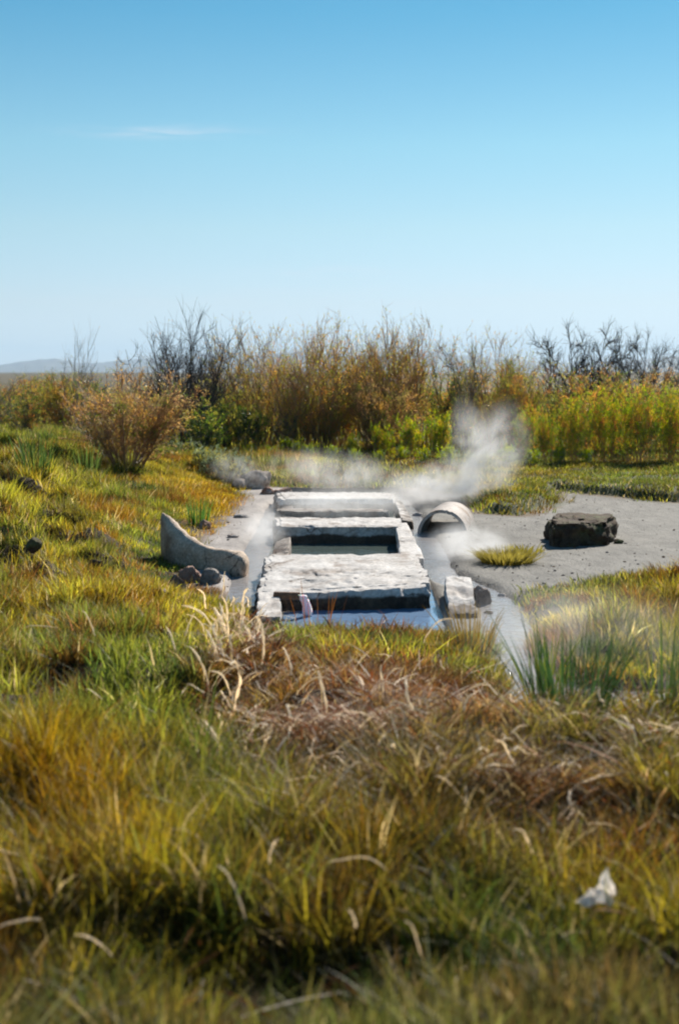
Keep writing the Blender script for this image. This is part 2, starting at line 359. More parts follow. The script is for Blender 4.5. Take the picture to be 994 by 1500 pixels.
# rusty and wet margins
rim = np.where(ins, np.exp(-((db-0.08)/0.10)**2), 0)[:, None]*(n1[:, None] > 0.45)
colr = colr*(1-0.6*rim) + np.array([0.20, 0.11, 0.05])*0.6*rim
far = sstep(26, 45, np.hypot(xs, ys))[:, None]
colr = colr*(1-far) + plain*far
zc = sstep(0.0, -0.06, Z)[:, None]
colr = colr*(1-0.55*zc) + np.array([0.16, 0.13, 0.11])*0.55*zc
me = tri_mesh('ground', np.stack([xs, ys, Z], 1), tri, colr, True)
tag(link('ground', me, ground_mat()), 'grey mud flat and grassy banks round the pools', kind='structure')

def HZ(x, y): return float(height(np.array([x]), np.array([y]))[0])

# water sheets
def sheet(name, pts, z, mat, label):
    bm = bmesh.new(); f = bm.faces.new([bm.verts.new((p[0], p[1], z)) for p in pts]); 
    if f.normal.z < 0: f.normal_flip()
    bm.normal_update()
    me = bpy.data.meshes.new(name); bm.to_mesh(me); bm.free()
    if me.polygons[0].normal.z < 0: me.flip_normals()
    return tag(link(name, me, mat), label, kind='structure')
sheet('stream_water', [(-2.2, 5.6), (3.2, 5.6), (3.2, 12.0), (1.7, 19.3), (-1.4, 19.3), (-1.8, 12)], WATER_Z, M_water, 'warm water running down the channels beside the pools')
sheet('pool_water', [W(*p) for p in ((428, 723), (574, 723), (618, 812), (392, 812))], WATER_Z+0.004, M_pool, 'still green-grey water in the middle and far pools')
sheet('pool_water', [W(*p) for p in ((388, 842), (628, 842), (650, 940), (390, 940))], WATER_Z+0.006, M_pool1, 'blue water in the nearest pool')

# hills on the horizon
hp = [(-30, 0.2), (-24, 0.5), (-20, 0.35), (-16, 0.5), (-13.6, 0.25), (-12.6, 0.47), (-11.2, 0.62), (-10, 0.42), (-8.6, 0.55), (-6.5, 0.75), (-4.6, 0.95), (-3, 0.8), (-1.4, 0.95), (0.5, 0.7), (2, 0.85), (3.4, 1.0), (5, 0.8), (7, 0.6), (9, 0.4), (11, 0.5), (12.6, 0.72), (14.5, 0.75), (18, 0.5), (22, 0.6), (30, 0.3)]
az_ = np.linspace(-30, 30, 420)
hh = 0.85*np.interp(az_, [p[0] for p in hp], [p[1] for p in hp]) + 0.16*(fbm(az_, az_*0, 1.2, 4)-0.5) + 0.07*(fbm(az_, az_*0, 5, 8)-0.5)
rows = [(10800, 0.0), (11200, 0.25), (11600, 0.5), (12000, 0.8), (12300, 1.0), (12800, 0.6), (13400, 0.0)]
vs = []
for dist, kk in rows:
    j = (fbm(az_, az_*0+dist*0.01, 3.0, 12)-0.5)*0.35*kk*(1-kk)*4 + kk
    r_ = dist + 250*(fbm(az_, az_*0+dist*0.01, 2.0, 17)-0.5)
    z_ = np.tan(np.radians(np.maximum(hh, 0.03)))*12300*j + (0 if kk > 0 else -3)
    vs.append(np.stack([np.sin(np.radians(az_))*r_, np.cos(np.radians(az_))*r_, z_], 1))
vs = np.concatenate(vs); n = len(az_); idx = np.arange(len(rows)*n).reshape(len(rows), n)
a, b_, c_, d_ = idx[:-1, :-1].ravel(), idx[:-1, 1:].ravel(), idx[1:, 1:].ravel(), idx[1:, :-1].ravel()
me = tri_mesh('hills', vs, np.concatenate([np.stack([a, b_, c_], 1), np.stack([a, c_, d_], 1)]), None, True)
tag(link('hills', me, stone_mat('bare_desert_hills', (0.13, 0.10, 0.085), (0.20, 0.16, 0.13), None, 0.004, 0.0)), 'low desert mountains along the horizon', kind='structure')

# ------------------------------------------------------------------ concrete and stones
def slab(name, top, z1, z0, mat, parent=None, n=(26, 12, 6), rough=0.02, seed=0, taper=0.0, lean=None, jag=0.0):
    """block on four plan corners (near-left, near-right, far-right, far-left), eroded by noise"""
    bm = bmesh.new(); nx_, ny_, nz_ = n; vid = {}
    c = [Vector(q) for q in top]; zt = z1 if isinstance(z1, (tuple, list)) else (z1,)*4
    ctr = sum(c, Vector((0, 0)))/4
    def vert(i, j, k):
        if (i, j, k) in vid: return vid[(i, j, k)]
        u, v, w_ = i/nx_, j/ny_, k/nz_
        p = c[0]*(1-u)*(1-v) + c[1]*u*(1-v) + c[2]*u*v + c[3]*(1-u)*v
        zz = zt[0]*(1-u)*(1-v) + zt[1]*u*(1-v) + zt[2]*u*v + zt[3]*(1-u)*v
        p = ctr + (p-ctr)*(1+taper*(1-w_))
        q = Vector((p.x, p.y, z0 + (zz-z0)*w_))
        # erosion: pull edges in, then noise
        eu, ev, ew = min(u, 1-u), min(v, 1-v), 1-w_
        e = 0
        if eu < 0.04 and ew < 0.12: e += 1
        if ev < 0.07 and ew < 0.12: e += 1
        if eu < 0.04 and ev < 0.07: e += 1
        q3 = Vector((ctr.x, ctr.y, (z0+z1 if not isinstance(z1, (tuple, list)) else z0+zt[0])/2))
        d = (q-q3); d.normalize()
        s = Vector((seed*3.1, seed*1.7, seed))
        nz1 = mnoise.fractal(q*4+s, 1, 2, 5); nz2 = mnoise.fractal(q*14+s, 1, 2, 4)
        chip = max(0.0, mnoise.noise(q*6.5+s)-0.18)*(1.0 if e else 0.25)
        q = q - d*(e*0.016 + chip*rough*3.2) + Vector((d.x, d.y, 0.6*d.z))*(nz1*rough*1.6 + nz2*rough)
        if jag and ev < 0.3 and v < 0.5 and w_ > 0.4:
            q.y += jag*max(0, mnoise.noise(Vector((q.x*7, seed, 0)))+0.15)
            q.z -= 0.4*jag*max(0, mnoise.noise(Vector((q.x*11, q.y*9, seed))))
        vid[(i, j, k)] = bm.verts.new(q); return vid[(i, j, k)]
    def quad(*k_): bm.faces.new([vert(*x_) for x_ in k_])
    for i in range(nx_):
        for j in range(ny_):
            quad((i, j, nz_), (i+1, j, nz_), (i+1, j+1, nz_), (i, j+1, nz_)); quad((i, j, 0), (i, j+1, 0), (i+1, j+1, 0), (i+1, j, 0))
        for k in range(nz_):
            quad((i, 0, k), (i+1, 0, k), (i+1, 0, k+1), (i, 0, k+1)); quad((i, ny_, k), (i, ny_, k+1), (i+1, ny_, k+1), (i+1, ny_, k))
    for j in range(ny_):
        for k in range(nz_):
            quad((0, j, k), (0, j, k+1), (0, j+1, k+1), (0, j+1, k)); quad((nx_, j, k), (nx_, j+1, k), (nx_, j+1, k+1), (nx_, j, k+1))
    bm.normal_update()
    for f in bm.faces: f.smooth = True
    me = bpy.data.meshes.new(name); bm.to_mesh(me); bm.free()
    try: me.set_sharp_from_angle(angle=R(50))
    except Exception: pass
    return link(name, me, mat, parent)
TZ = 0.14
def WT(px, py, z=TZ): p = P(px, py, z); return Vector((p.x, p.y))
tr = empty('soaking_trough', (0.3, 14, 0))
def part(o):
    o.parent = tr; o.matrix_parent_inverse = Matrix.Translation((-0.3, -14, 0)); return o
tag(tr, 'row of three sunken concrete soaking pools divided by pale mineral crusted beams', 'soaking pool')
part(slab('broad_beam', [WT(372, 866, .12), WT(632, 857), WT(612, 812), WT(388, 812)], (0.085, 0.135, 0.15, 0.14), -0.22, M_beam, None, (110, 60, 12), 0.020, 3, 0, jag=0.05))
part(slab('beam', [WT(402, 771), WT(592, 771), WT(588, 757), WT(402, 757)], 0.14, -0.4, M_conc, None, (90, 24, 10), 0.017, 5))
part(slab('back_wall', [WT(408, 728), WT(580, 727), WT(578, 719), WT(400, 718)], 0.12, -0.4, M_conc, None, (80, 12, 8), 0.022, 6))
part(slab('side_wall', [WT(586, 814), WT(622, 816), WT(596, 764), WT(578, 764)], 0.13, -0.4, M_conc, None, (16, 60, 8), 0.019, 7))
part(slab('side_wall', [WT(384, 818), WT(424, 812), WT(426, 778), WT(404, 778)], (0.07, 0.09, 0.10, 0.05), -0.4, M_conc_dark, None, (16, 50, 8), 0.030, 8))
part(slab('side_wall', [WT(588, 760, .08), WT(606, 760, .08), WT(588, 728, .08), WT(576, 728, .08)], (0.07, 0.05, 0.03, 0.06), -0.4, M_conc, None, (10, 60, 8), 0.028, 9))
part(slab('side_wall', [WT(398, 758, .08), WT(426, 758, .08), WT(430, 730, .08), WT(418, 728, .08)], (0.05, 0.06, 0.03, 0.02), -0.4, M_conc, None, (10, 50, 8), 0.03, 10))
# inner lip on the far side of the far pool
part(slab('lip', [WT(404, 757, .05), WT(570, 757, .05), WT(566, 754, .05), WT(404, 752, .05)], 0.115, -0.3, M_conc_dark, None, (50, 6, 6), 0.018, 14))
o = slab('pool_wall', [WT(374, 902, .10), WT(413, 902, .10), WT(410, 866, .10), WT(378, 866, .10)], 0.10, -0.4, M_conc, None, (16, 18, 10), 0.03, 11)
tag(o, 'low crumbling concrete stub at the left end of the blue pool', 'wall stub')
o = slab('pool_wall', [WT(655, 905, .02), WT(700, 905, .02), WT(690, 842, .16), WT(650, 842, .16)], (0.02, 0.02, 0.17, 0.17), -0.4, M_conc, None, (18, 26, 10), 0.028, 12)
tag(o, 'pale sloping concrete stub with dark left edge right of the blue pool', 'wall stub')

def lathe_tube(p0, p1, r, mat, name, seg=18, wall=None, parent=None, rough=0.0):
    """solid or hollow round pipe between two points"""
    bm = bmesh.new(); ax = (p1-p0).normalized(); side = ax.cross(Vector((0, 0, 1))).normalized(); up = side.cross(ax)
    def ring(c, rr): return [bm.verts.new(c + side*math.cos(a)*rr + up*math.sin(a)*rr + Vector([random.uniform(-rough, rough) for _ in range(3)])) for a in [2*math.pi*i/seg for i in range(seg)]]
    L_ = 8
    o = [ring(p0.lerp(p1, i/L_), r) for i in range(L_+1)]
    if wall: inn = [ring(p0.lerp(p1, i/L_), r-wall) for i in range(L_+1)]
    for i in range(L_):
        for j in range(seg):
            k = (j+1) % seg
            bm.faces.new((o[i][j], o[i][k], o[i+1][k], o[i+1][j]))
            if wall: bm.faces.new((inn[i][j], inn[i+1][j], inn[i+1][k], inn[i][k]))
    if wall:
        for j in range(seg):
            k = (j+1) % seg
            bm.faces.new((o[0][j], inn[0][j], inn[0][k], o[0][k])); bm.faces.new((o[-1][j], o[-1][k], inn[-1][k], inn[-1][j]))
    else:
        bm.faces.new(o[0]); bm.faces.new(o[-1][::-1])
    bmesh.ops.recalc_face_normals(bm, faces=bm.faces)
    for f in bm.faces: f.smooth = True
    me = bpy.data.meshes.new(name); bm.to_mesh(me); bm.free()
    try: me.set_sharp_from_angle(angle=R(45))
    except Exception: pass
    return link(name, me, mat, parent)
M_iron = stone_mat('rusty_iron', (0.16, 0.07, 0.035), (0.30, 0.15, 0.08), None, 30, 0.4, 0.7)
sp = empty('spout_pipe', (-0.4, 9.47, 0.1)); tag(sp, 'short rusty spout pipe pouring hot water into the blue pool', 'pipe')
pa = D(402, 872, 9.46); pb = D(438, 873, 9.40)
def under(o, par):
    o.parent = par; o.matrix_parent_inverse = Matrix.Translation(-par.location) @ Matrix.Identity(4); return o
under(lathe_tube(pa, pb, 0.026, M_iron, 'pipe', 14, 0.006), sp)
# falling water
M_foam, t_ = new_mat('falling_water'); o_ = t_.nodes.new('ShaderNodeOutputMaterial'); b_n = t_.nodes.new('ShaderNodeBsdfPrincipled')
b_n.inputs['Base Color'].default_value = (0.85, 0.87, 0.92, 1); b_n.inputs['Roughness'].default_value = 0.12; b_n.inputs['Transmission Weight'].default_value = 0.0; b_n.inputs['Subsurface Weight'].default_value = 0.6
t_.links.new(b_n.outputs[0], o_.inputs[0])
bm = bmesh.new(); rings = []
for i in range(11):
    t = i/10; c = pb + Vector((0.005+0.05*t**0.6, -0.01, 0.004-0.135*t*t)); rr = 0.020+0.012*t
    rings.append([bm.verts.new(c + Vector((math.cos(a)*rr*(1+0.3*math.sin(3*a+i)), math.sin(a)*rr*0.8, 0.3*rr*math.sin(2*a+i*1.3)))) for a in [2*math.pi*q/10 for q in range(10)]])
for i in range(10):
    for j in range(10): bm.faces.new((rings[i][j], rings[i][(j+1) % 10], rings[i+1][(j+1) % 10], rings[i+1][j]))
bm.faces.new(rings[0]); bm.faces.new(rings[-1][::-1]); bmesh.ops.recalc_face_normals(bm, faces=bm.faces)
for f in bm.faces: f.smooth = True
me = bpy.data.meshes.new('water_jet'); bm.to_mesh(me); bm.free(); under(link('water_jet', me, M_foam), sp)

# big half-buried pipe with round mouth
pc = P(647, 783, -0.035); dirp = Vector((0.18, 1, 0)).normalized()
def arch_pipe():
    bm = bmesh.new(); side = Vector((dirp.y, -dirp.x, 0)); NS, NL = 40, 14; r0, r1 = 0.25, 0.218
    O, I = [], []
    for l in range(NL+1):
        c = pc + dirp*(0.95*l/NL); ro, ri = [], []
        for s in range(NS+1):
            a = R(-25) + (math.pi+R(50))*s/NS
            nz_ = 0.003*mnoise.noise(Vector((a*3, l*0.5, 1))) + (0.008*mnoise.noise(Vector((a*9, 4, 2))) if l == 0 else 0)
            e = Vector((0, 0, 1))*math.sin(a) + side*math.cos(a)
            off = dirp*(0.02*mnoise.noise(Vector((a*4, 7, 0))) if l == 0 else 0)
            ro.append(bm.verts.new(c+off+e*(r0+nz_))); ri.append(bm.verts.new(c+off+e*(r1+nz_)))
        O.append(ro); I.append(ri)
    for l in range(NL):
        for s in range(NS):
            bm.faces.new((O[l][s], O[l][s+1], O[l+1][s+1], O[l+1][s])); bm.faces.new((I[l][s], I[l+1][s], I[l+1][s+1], I[l][s+1]))
    for s in range(NS):
        bm.faces.new((O[0][s], I[0][s], I[0][s+1], O[0][s+1])); bm.faces.new((O[-1][s], O[-1][s+1], I[-1][s+1], I[-1][s]))
    bmesh.ops.recalc_face_normals(bm, faces=bm.faces)
    for f in bm.faces: f.smooth = True
    me = bpy.data.meshes.new('concrete_pipe'); bm.to_mesh(me); bm.free()
    try: me.set_sharp_from_angle(angle=R(45))
    except Exception: pass
    return link('concrete_pipe', me, M_pipe)
tag(arch_pipe(), 'half buried grey concrete pipe with round open mouth right of the pools', 'pipe')

# curved broken slab on the left
def curved_slab():
    bm = bmesh.new(); top = [(239, 750), (247, 757), (258, 769), (272, 783), (288, 793), (305, 800), (322, 804), (340, 806), (352, 808), (359, 813), (363, 822)]
    n_ = len(top); secs = []
    pts = []
    for i in range(61):
        t = i/60*(n_-1); k = min(int(t), n_-2); f = t-k
        px = top[k][0]*(1-f)+top[k+1][0]*f; py = top[k][1]*(1-f)+top[k+1][1]*f
        u = i/60
        dist = 12.0 - 0.64*u - 0.20*math.sin(u*math.pi)
        pts.append((u, D(px, py, dist)))
    for i, (u, p) in enumerate(pts):
        q = pts[min(i+1, 60)][1] - pts[max(i-1, 0)][1]; q.z = 0; q.normalize(); nrm = Vector((-q.y, q.x, 0))
        th = 0.026 + 0.038*sst(0, 0.25, u) + 0.045*sst(0.6, 0.9, u) - 0.03*sst(0.95, 1, u)
        zb = -0.06 if u < 0.93 else -0.06 + 0.10*sst(0.93, 1, u)
        sec = []
        for (a, b) in ((-1, 0), (-1, .35), (-1, .7), (-.9, .88), (-.5, .98), (0, 1), (.5, .98), (.9, .88), (1, .7), (1, .35), (1, 0)):
            z_ = zb + (p.z-zb)*b
            bul = 1 + 0.25*math.sin(b*math.pi)*sst(0.6, 1, u)
            v = Vector((p.x, p.y, z_)) + nrm*a*th*bul
            v += Vector((0.3, 1, 0.8))*(0.014*mnoise.fractal(v*9, 1, 2, 4) + 0.006*mnoise.fractal(v*34, 1, 2, 3))
            sec.append(bm.verts.new(v))
        secs.append(sec)
    m_ = len(secs[0])
    for i in range(60):
        for j in range(m_): k = (j+1) % m_; bm.faces.new((secs[i][j], secs[i+1][j], secs[i+1][k], secs[i][k]))
    bm.faces.new(secs[0]); bm.faces.new(secs[-1][::-1]); bmesh.ops.recalc_face_normals(bm, faces=bm.faces)
    for f in bm.faces: f.smooth = True
    me = bpy.data.meshes.new('curved_slab'); bm.to_mesh(me); bm.free()
    return link('curved_slab', me, M_slab)
def sst(a, b, x): return float(sstep(a, b, x))
tag(curved_slab(), 'curved broken concrete slab rising to a point beside the left channel', 'broken slab')

def rock(name, px, py, wpx, hpx, mat, label, cat='rock', seed=0, dep=0.9, flat=0.0, cuts=6, rz=0.0, sink=0.3, box=0.0, group=None):
    """stone whose foot stands at (px, py); width and height given at photo scale"""
    p = P(px, py, 0); z = HZ(p.x, p.y); s = p.y/F
    if z > 0.05: p = P(px, py, z); s = p.y/F
    rx, rh = wpx*s/2, hpx*s
    bm = bmesh.new(); bmesh.ops.create_icosphere(bm, subdivisions=5, radius=1.0)
    rs = random.Random(seed); planes = []
    for _ in range(cuts):
        d = Vector((rs.gauss(0, 1), rs.gauss(0, 1), rs.gauss(0, 0.7))).normalized(); planes.append((d, rs.uniform(0.55, 0.85)))
    for v in bm.verts:
        q = v.co.copy()
        if box:
            k_ = max(abs(q.x), abs(q.y), abs(q.z)); q = q.lerp(q/k_, box)
        for d, k_ in planes:
            e = q.dot(d)-k_
            if e > 0: q -= d*e*0.85
        s_ = Vector((seed, seed*2, 0))
        q *= 1 + 0.16*mnoise.fractal(q*1.6+s_, 1, 2, 4) + 0.05*mnoise.fractal(q*7+s_, 1, 2, 4)
        v.co = q
    zs = [v.co.z for v in bm.verts]; xs_ = [v.co.x for v in bm.verts]; zmx = max(zs); xm = max(max(xs_), -min(xs_))
    for v in bm.verts: v.co = Vector((v.co.x/xm*rx, v.co.y*rx*dep, v.co.z/zmx*rh*(1/(2-sink*2))*1.0))
    zl = min(v.co.z for v in bm.verts); zt = max(v.co.z for v in bm.verts)
    for f in bm.faces: f.smooth = True
    me = bpy.data.meshes.new(name); bm.to_mesh(me); bm.free()
    o = link(name, me, mat); o.location = (p.x, p.y+rx*dep*0.6, z + rh*0.88 - zt); o.rotation_euler = (0, 0, rz)
    return tag(o, label, cat, group)
M_tan = stone_mat('tan_boulder_stone', (0.30, 0.23, 0.18), (0.50, 0.42, 0.36), (0.16, 0.10, 0.07), 7.0, 0.9, 0.85)
rock('boulder', 374, 717, 56, 30, M_tan, 'rounded grey boulder behind the far left corner of the pools', 'boulder', 103, 0.8, cuts=5)
rock('boulder', 414, 726, 44, 22, M_rust_rock, 'flat reddish grey boulder lying on the far pool wall', 'boulder', 5, 0.8)
rock('rock', 404, 790, 38, 24, stone_mat('brown_stone', (0.07, 0.045, 0.035), (0.20, 0.12, 0.08), (0.36, 0.27, 0.22), 14, 0.9), 'dark brown rock perched at the left edge of the middle pool', 'rock', 8, 0.7, sink=0.1)
rock('rock', 422, 800, 14, 22, M_rust_rock, 'narrow rusty stone leaning in the left corner of the middle pool', 'rock', 9, 1.0, sink=0.1)
rock('rock', 277, 856, 46, 26, M_rust_rock, 'reddish jagged rock below the curved slab', 'rock', 12, 0.9, cuts=9)
rock('rock', 308, 858, 34, 26, M_conc_dark, 'pale angular rock tucked under the curved slab', 'rock', 13, 0.9, cuts=9)
rock('rock', 258, 874, 30, 27, stone_mat('brown_white_stone', (0.10, 0.06, 0.04), (0.24, 0.15, 0.10), (0.45, 0.41, 0.38), 9, 0.8), 'tilted brown rock with a pale side in the grass', 'rock', 14, 0.8, rz=0.5, cuts=8)
rock('rock', 228, 880, 32, 19, M_rust_rock, 'square rust brown rock at the grass edge, leftmost of the small rocks', 'rock', 15, 0.8, box=0.8, cuts=3)
rock('boulder', 350, 719, 26, 18, M_tan, 'small tan boulder left of the rounded boulder', 'boulder', 41, 0.9, cuts=6)
rock('rock', 392, 726, 24, 12, M_rust_rock, 'small reddish rock between the two back boulders', 'rock', 42, 0.9)
rock('rock', 300, 776, 20, 16, M_rust_rock, 'small brown rock on the crust behind the curved slab', 'rock', 16, 0.8)
rock('rock', 704, 880, 40, 46, stone_mat('grey_brown_broken_pipe', (0.13, 0.09, 0.07), (0.26, 0.21, 0.19), (0.36, 0.33, 0.31), 8, 0.6), 'upright grey brown rounded slab beside the right channel', 'broken slab', 18, 0.5, box=0.5, cuts=3, rz=0.5)
rock('rock', 678, 872, 26, 12, M_rust_rock, 'small rusty rock wedged between the stub and the brown slab', 'rock', 19, 0.9)
rock('rock', 662, 842, 44, 16, M_conc, 'low white mineral crusted stone at the head of the right spillway', 'rock', 20, 0.8)
for i, (a, b, c, d, l) in enumerate(((48, 800, 26, 14, 'dark half hidden rock in the left grass bank'), (140, 830, 24, 12, 'small dark rock low in the left grass bank'), (640, 803, 16, 8, 'small grey pebble by the right channel below the pipe mouth'), (596, 738, 22, 10, 'small pale stone beside the far right corner of the pools'), (612, 752, 22, 9, 'flat pale stone left of the pipe'), (340, 790, 22, 6, 'flat pale stone on the left crust'), (352, 760, 26, 6, 'thin pale crust slab near the far left channel'), (716, 893, 22, 14, 'wet dark stone in the right stream'), (735, 868, 18, 9, 'pale pebble on the mud beside the right stream'))):
    rock('rock', a, b, c, d, (M_block if 'dark' in l else M_rock), l, 'rock', 30+i, 0.9)

# the dark block on the mud flat
def block():
    o = slab('stone_block', [W(810, 803, 0), W(890, 800, 0), W(896, 782, 0), W(806, 784, 0)], (0.225, 0.215, 0.21, 0.22), -0.05, M_block, None, (48, 20, 18), 0.042, 22, 0.10)
    tag(o, 'dark weathered rectangular block standing on the grey mud flat', 'stone block')
block()
rock('rock', 905, 797, 18, 8, M_block, 'small dark crumb of stone at the right foot of the block', 'rock', 61, 0.9)

# ------------------------------------------------------------------ loose pebbles and crumbs
def pebbles(n):
    base = bmesh.new(); bmesh.ops.create_icosphere(base, subdivisions=1, radius=1.0)
    bv = np.array([v.co[:] for v in base.verts]); bf = np.array([[v.index for v in f.verts] for f in base.faces]); base.free()
    V, T, C = [], [], []; k = 0
    while k < n:
        px = random.uniform(300, 1100); py = random.uniform(715, 860); q = P(px, py)
        if not bool(inpoly(np.array([q.x]), np.array([q.y]), BARE)[0]) or 380 < px < 645: continue
        r_ = random.uniform(0.003, 0.009)*random.choice((1, 1, 1, 1, 1.9)); sc_ = np.array([1, random.uniform(.6, 1), random.uniform(.4, .8)])*r_
        V.append(bv*(1+0.25*rng.uniform(-1, 1, (len(bv), 1)))*sc_ + np.array([q.x, q.y, HZ(q.x, q.y)+0.2*r_])); T.append(bf+k*len(bv))
        C.append(np.tile(np.array(random.choice(((.10, .07, .05), (.2, .17, .15), (.34, .3, .27), (.16, .09, .05)))), (len(bv), 1))); k += 1
    me = tri_mesh('pebbles', np.concatenate(V), np.concatenate(T), np.concatenate(C)); return tag(link('pebbles', me, leaf_mat('pebble_stone', 0.0, 0.0)), 'loose pebbles and dirt crumbs strewn over the bare ground', 'pebbles', kind='stuff')
pebbles(600)

# ------------------------------------------------------------------ grass
def blades(root, hgt, wid, az0, lean, curl, col, segs=4, tipfade=0.7):
    """ribbon blades, all arrays of length n -> (verts, tris, colours)"""
    n = len(hgt); T = np.linspace(0, 1, segs+1)
    dx, dy = np.cos(az0), np.sin(az0)
    fa = az0 + np.pi/2 + rng.normal(0, 0.9, n); sx, sy = np.cos(fa), np.sin(fa)
    V = np.zeros((n, 2*segs+1, 3), np.float32); C = np.zeros((n, 2*segs+1, 3), np.float32)
    for i, t in enumerate(T):
        out_ = lean*t + curl*t*t; up = t - 0.45*(curl*t*t)**1.3 * t
        px = root[:, 0] + dx*out_*hgt; py = root[:, 1] + dy*out_*hgt; pz = root[:, 2] + up*hgt
        wv = wid*0.5*(1-t)**tipfade if i else wid*0.4
        g = (0.72 + 0.4*t)
        if i < segs:
            V[:, 2*i, 0] = px-sx*wv; V[:, 2*i, 1] = py-sy*wv; V[:, 2*i, 2] = pz
            V[:, 2*i+1, 0] = px+sx*wv; V[:, 2*i+1, 1] = py+sy*wv; V[:, 2*i+1, 2] = pz
            C[:, 2*i] = col; C[:, 2*i+1] = col
        else:
            V[:, 2*i, 0] = px; V[:, 2*i, 1] = py; V[:, 2*i, 2] = pz; C[:, 2*i] = col
    tl = []
    for i in range(segs-1):
        tl += [(2*i, 2*i+1, 2*i+3), (2*i, 2*i+3, 2*i+2)]
    tl.append((2*segs-2, 2*segs-1, 2*segs)); tl = np.array(tl)
    Tt = (np.arange(n)[:, None, None]*(2*segs+1) + tl[None]).reshape(-1, 3)
    return V.reshape(-1, 3), Tt, C.reshape(-1, 3)
GREEN = np.array([0.115, 0.145, 0.036]); YGREEN = np.array([0.29, 0.265, 0.055]); GOLD = np.array([0.36, 0.235, 0.05]); RUST = np.array([0.20, 0.085, 0.03])
STRAW = np.array([0.42, 0.33, 0.18]); DARK = np.array([0.025, 0.045, 0.014]); BROWN = np.array([0.12, 0.065, 0.04]); BLUEG = np.array([0.05, 0.10, 0.04])
def mixc(c, tgt, k): return c*(1-k[:, None]) + tgt*k[:, None]
def blob(px, py, cx, cy, rx, ry): return np.exp(-(((px-cx)/rx)**2+((py-cy)/ry)**2))
def grass_field(name, label, x0, x1, y0, y1, tufts, per, hmin, hmax, wid, segs, sel, seed, tr_=0.06, power=1.0, lean=0.35):
    """tufts scattered over a rectangle, thinned by sel(x, y, px, py) -> keep probability; colours follow the vegetation patches, with shade painted in near the camera"""
    tx = rng.uniform(x0, x1, tufts)
    ty = y0 + (y1-y0)*rng.uniform(0, 1, tufts)**power
    px, py = proj(tx, ty, 0)
    stray = (segdist(tx, ty, BARE, True) < 0.16) & (rng.uniform(0, 1, tufts) < 0.28) & ~((px > 370) & (px < 720) & (py > 690) & (py < 940))
    keep = rng.uniform(0, 1, tufts) < sel(tx, ty, px, py)
    vis = (px > -260) & (px < 1260)
    ins = inpoly(tx, ty, BARE); keep &= (~ins | stray) & vis
    tx, ty, px, py = tx[keep], ty[keep], px[keep], py[keep]
    db = segdist(tx, ty, BARE, True)
    n = len(tx)
    patch = fbm(tx, ty, 1.1, seed); patch2 = fbm(tx, ty, 2.6, seed+5); patch3 = fbm(tx, ty, 0.6, seed+9)
    edge = 0.45 + 0.55*sstep(0.0, 0.9, db) if 'turf' not in name else 0.8
    th = (hmin + (hmax-hmin)*np.clip(0.15+1.1*(patch-0.2), 0, 1)*rng.uniform(0.55, 1.1, n))*edge
    c = np.tile(YGREEN, (n, 1))
    c = mixc(c, GREEN, sstep(0.40, 0.60, patch2)*0.85)
    c = mixc(c, GOLD, sstep(0.55, 0.75, patch3)*0.55)
    c = mixc(c, np.array([0.13, 0.13, 0.03]), sstep(0.45, 0.6, fbm(tx, ty, 3.7, seed+51))*0.7)
    c = mixc(c, RUST, sstep(0.58, 0.72, fbm(tx, ty, 2.9, seed+31))*0.6)
    c = mixc(c, STRAW, (rng.uniform(0, 1, n) < 0.06)*0.8)
    c = mixc(c, DARK*1.1, np.maximum((rng.uniform(0, 1, n) < 0.12)*0.8, 0.9*sstep(0.53, 0.66, fbm(tx, ty, 3.3, seed+61))))
    c = mixc(c, np.array([0.13, 0.06, 0.025]), 0.85*sstep(0.55, 0.68, fbm(tx, ty, 4.1, seed+71)))
    # places with their own plants, then shade painted into the nearest grass
    wx_ = 170*(fbm(tx, ty, 1.6, 201)-0.5) + 70*(fbm(tx, ty, 5.0, 202)-0.5); wy_ = 150*(fbm(tx, ty, 1.6, 203)-0.5) + 60*(fbm(tx, ty, 5.0, 204)-0.5)
    wk = np.clip((py-700)/300, 0.2, 1.2)
    B = lambda *a_: blob(px+wx_*wk, py+wy_*wk, *a_)
    c = mixc(c, GOLD*np.array([1, .82, .8]), 0.5*np.clip(B(60, 1260, 150, 90)+B(330, 755, 50, 30)+B(120, 820, 60, 30)*0.4+B(230, 905, 110, 30)*0.45+B(40, 920, 100, 25)*.35+B(960, 930, 60, 60)*.5+B(880, 760, 60, 10)*.5, 0, 1))
    c = mixc(c, GREEN*1.1, 0.6*np.clip(B(330, 1250, 100, 120)+B(230, 1090, 90, 80)*.5+B(830, 1090, 60, 50)+B(940, 725, 200, 25)+B(90, 700, 60, 20)*.6, 0, 1))
    c = mixc(c, np.array([0.15, 0.065, 0.035]), 0.85*np.clip(B(480, 1140, 110, 100)+B(350, 1010, 50, 70)+B(800, 1200, 190, 90)+B(600, 1035, 150, 40)+B(800, 1000, 30, 60), 0, 1))
    c = mixc(c, np.array([.40, .28, .14]), 0.8*np.clip(B(680, 1075, 70, 30)+B(620, 1095, 120, 22), 0, 1))
    c = mixc(c, DARK, 0.9*np.clip(B(430, 1480, 350, 70)+B(900, 1500, 160, 60)*0.6+B(700, 1440, 130, 60)*.5+B(600, 1330, 60, 50)*.7, 0, 1))  # shade of the near hollow painted into the blade colours
    c = mixc(c, np.array([0.10, 0.095, 0.04]), 0.6*sstep(1480, 1640, py))  # blade colour darkened further towards the camera
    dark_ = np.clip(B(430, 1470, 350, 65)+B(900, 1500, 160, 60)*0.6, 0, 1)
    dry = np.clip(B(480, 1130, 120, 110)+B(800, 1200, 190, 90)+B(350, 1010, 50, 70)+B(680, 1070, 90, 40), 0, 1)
    th = th*(1-0.45*dry)*(1-0.6*dark_)
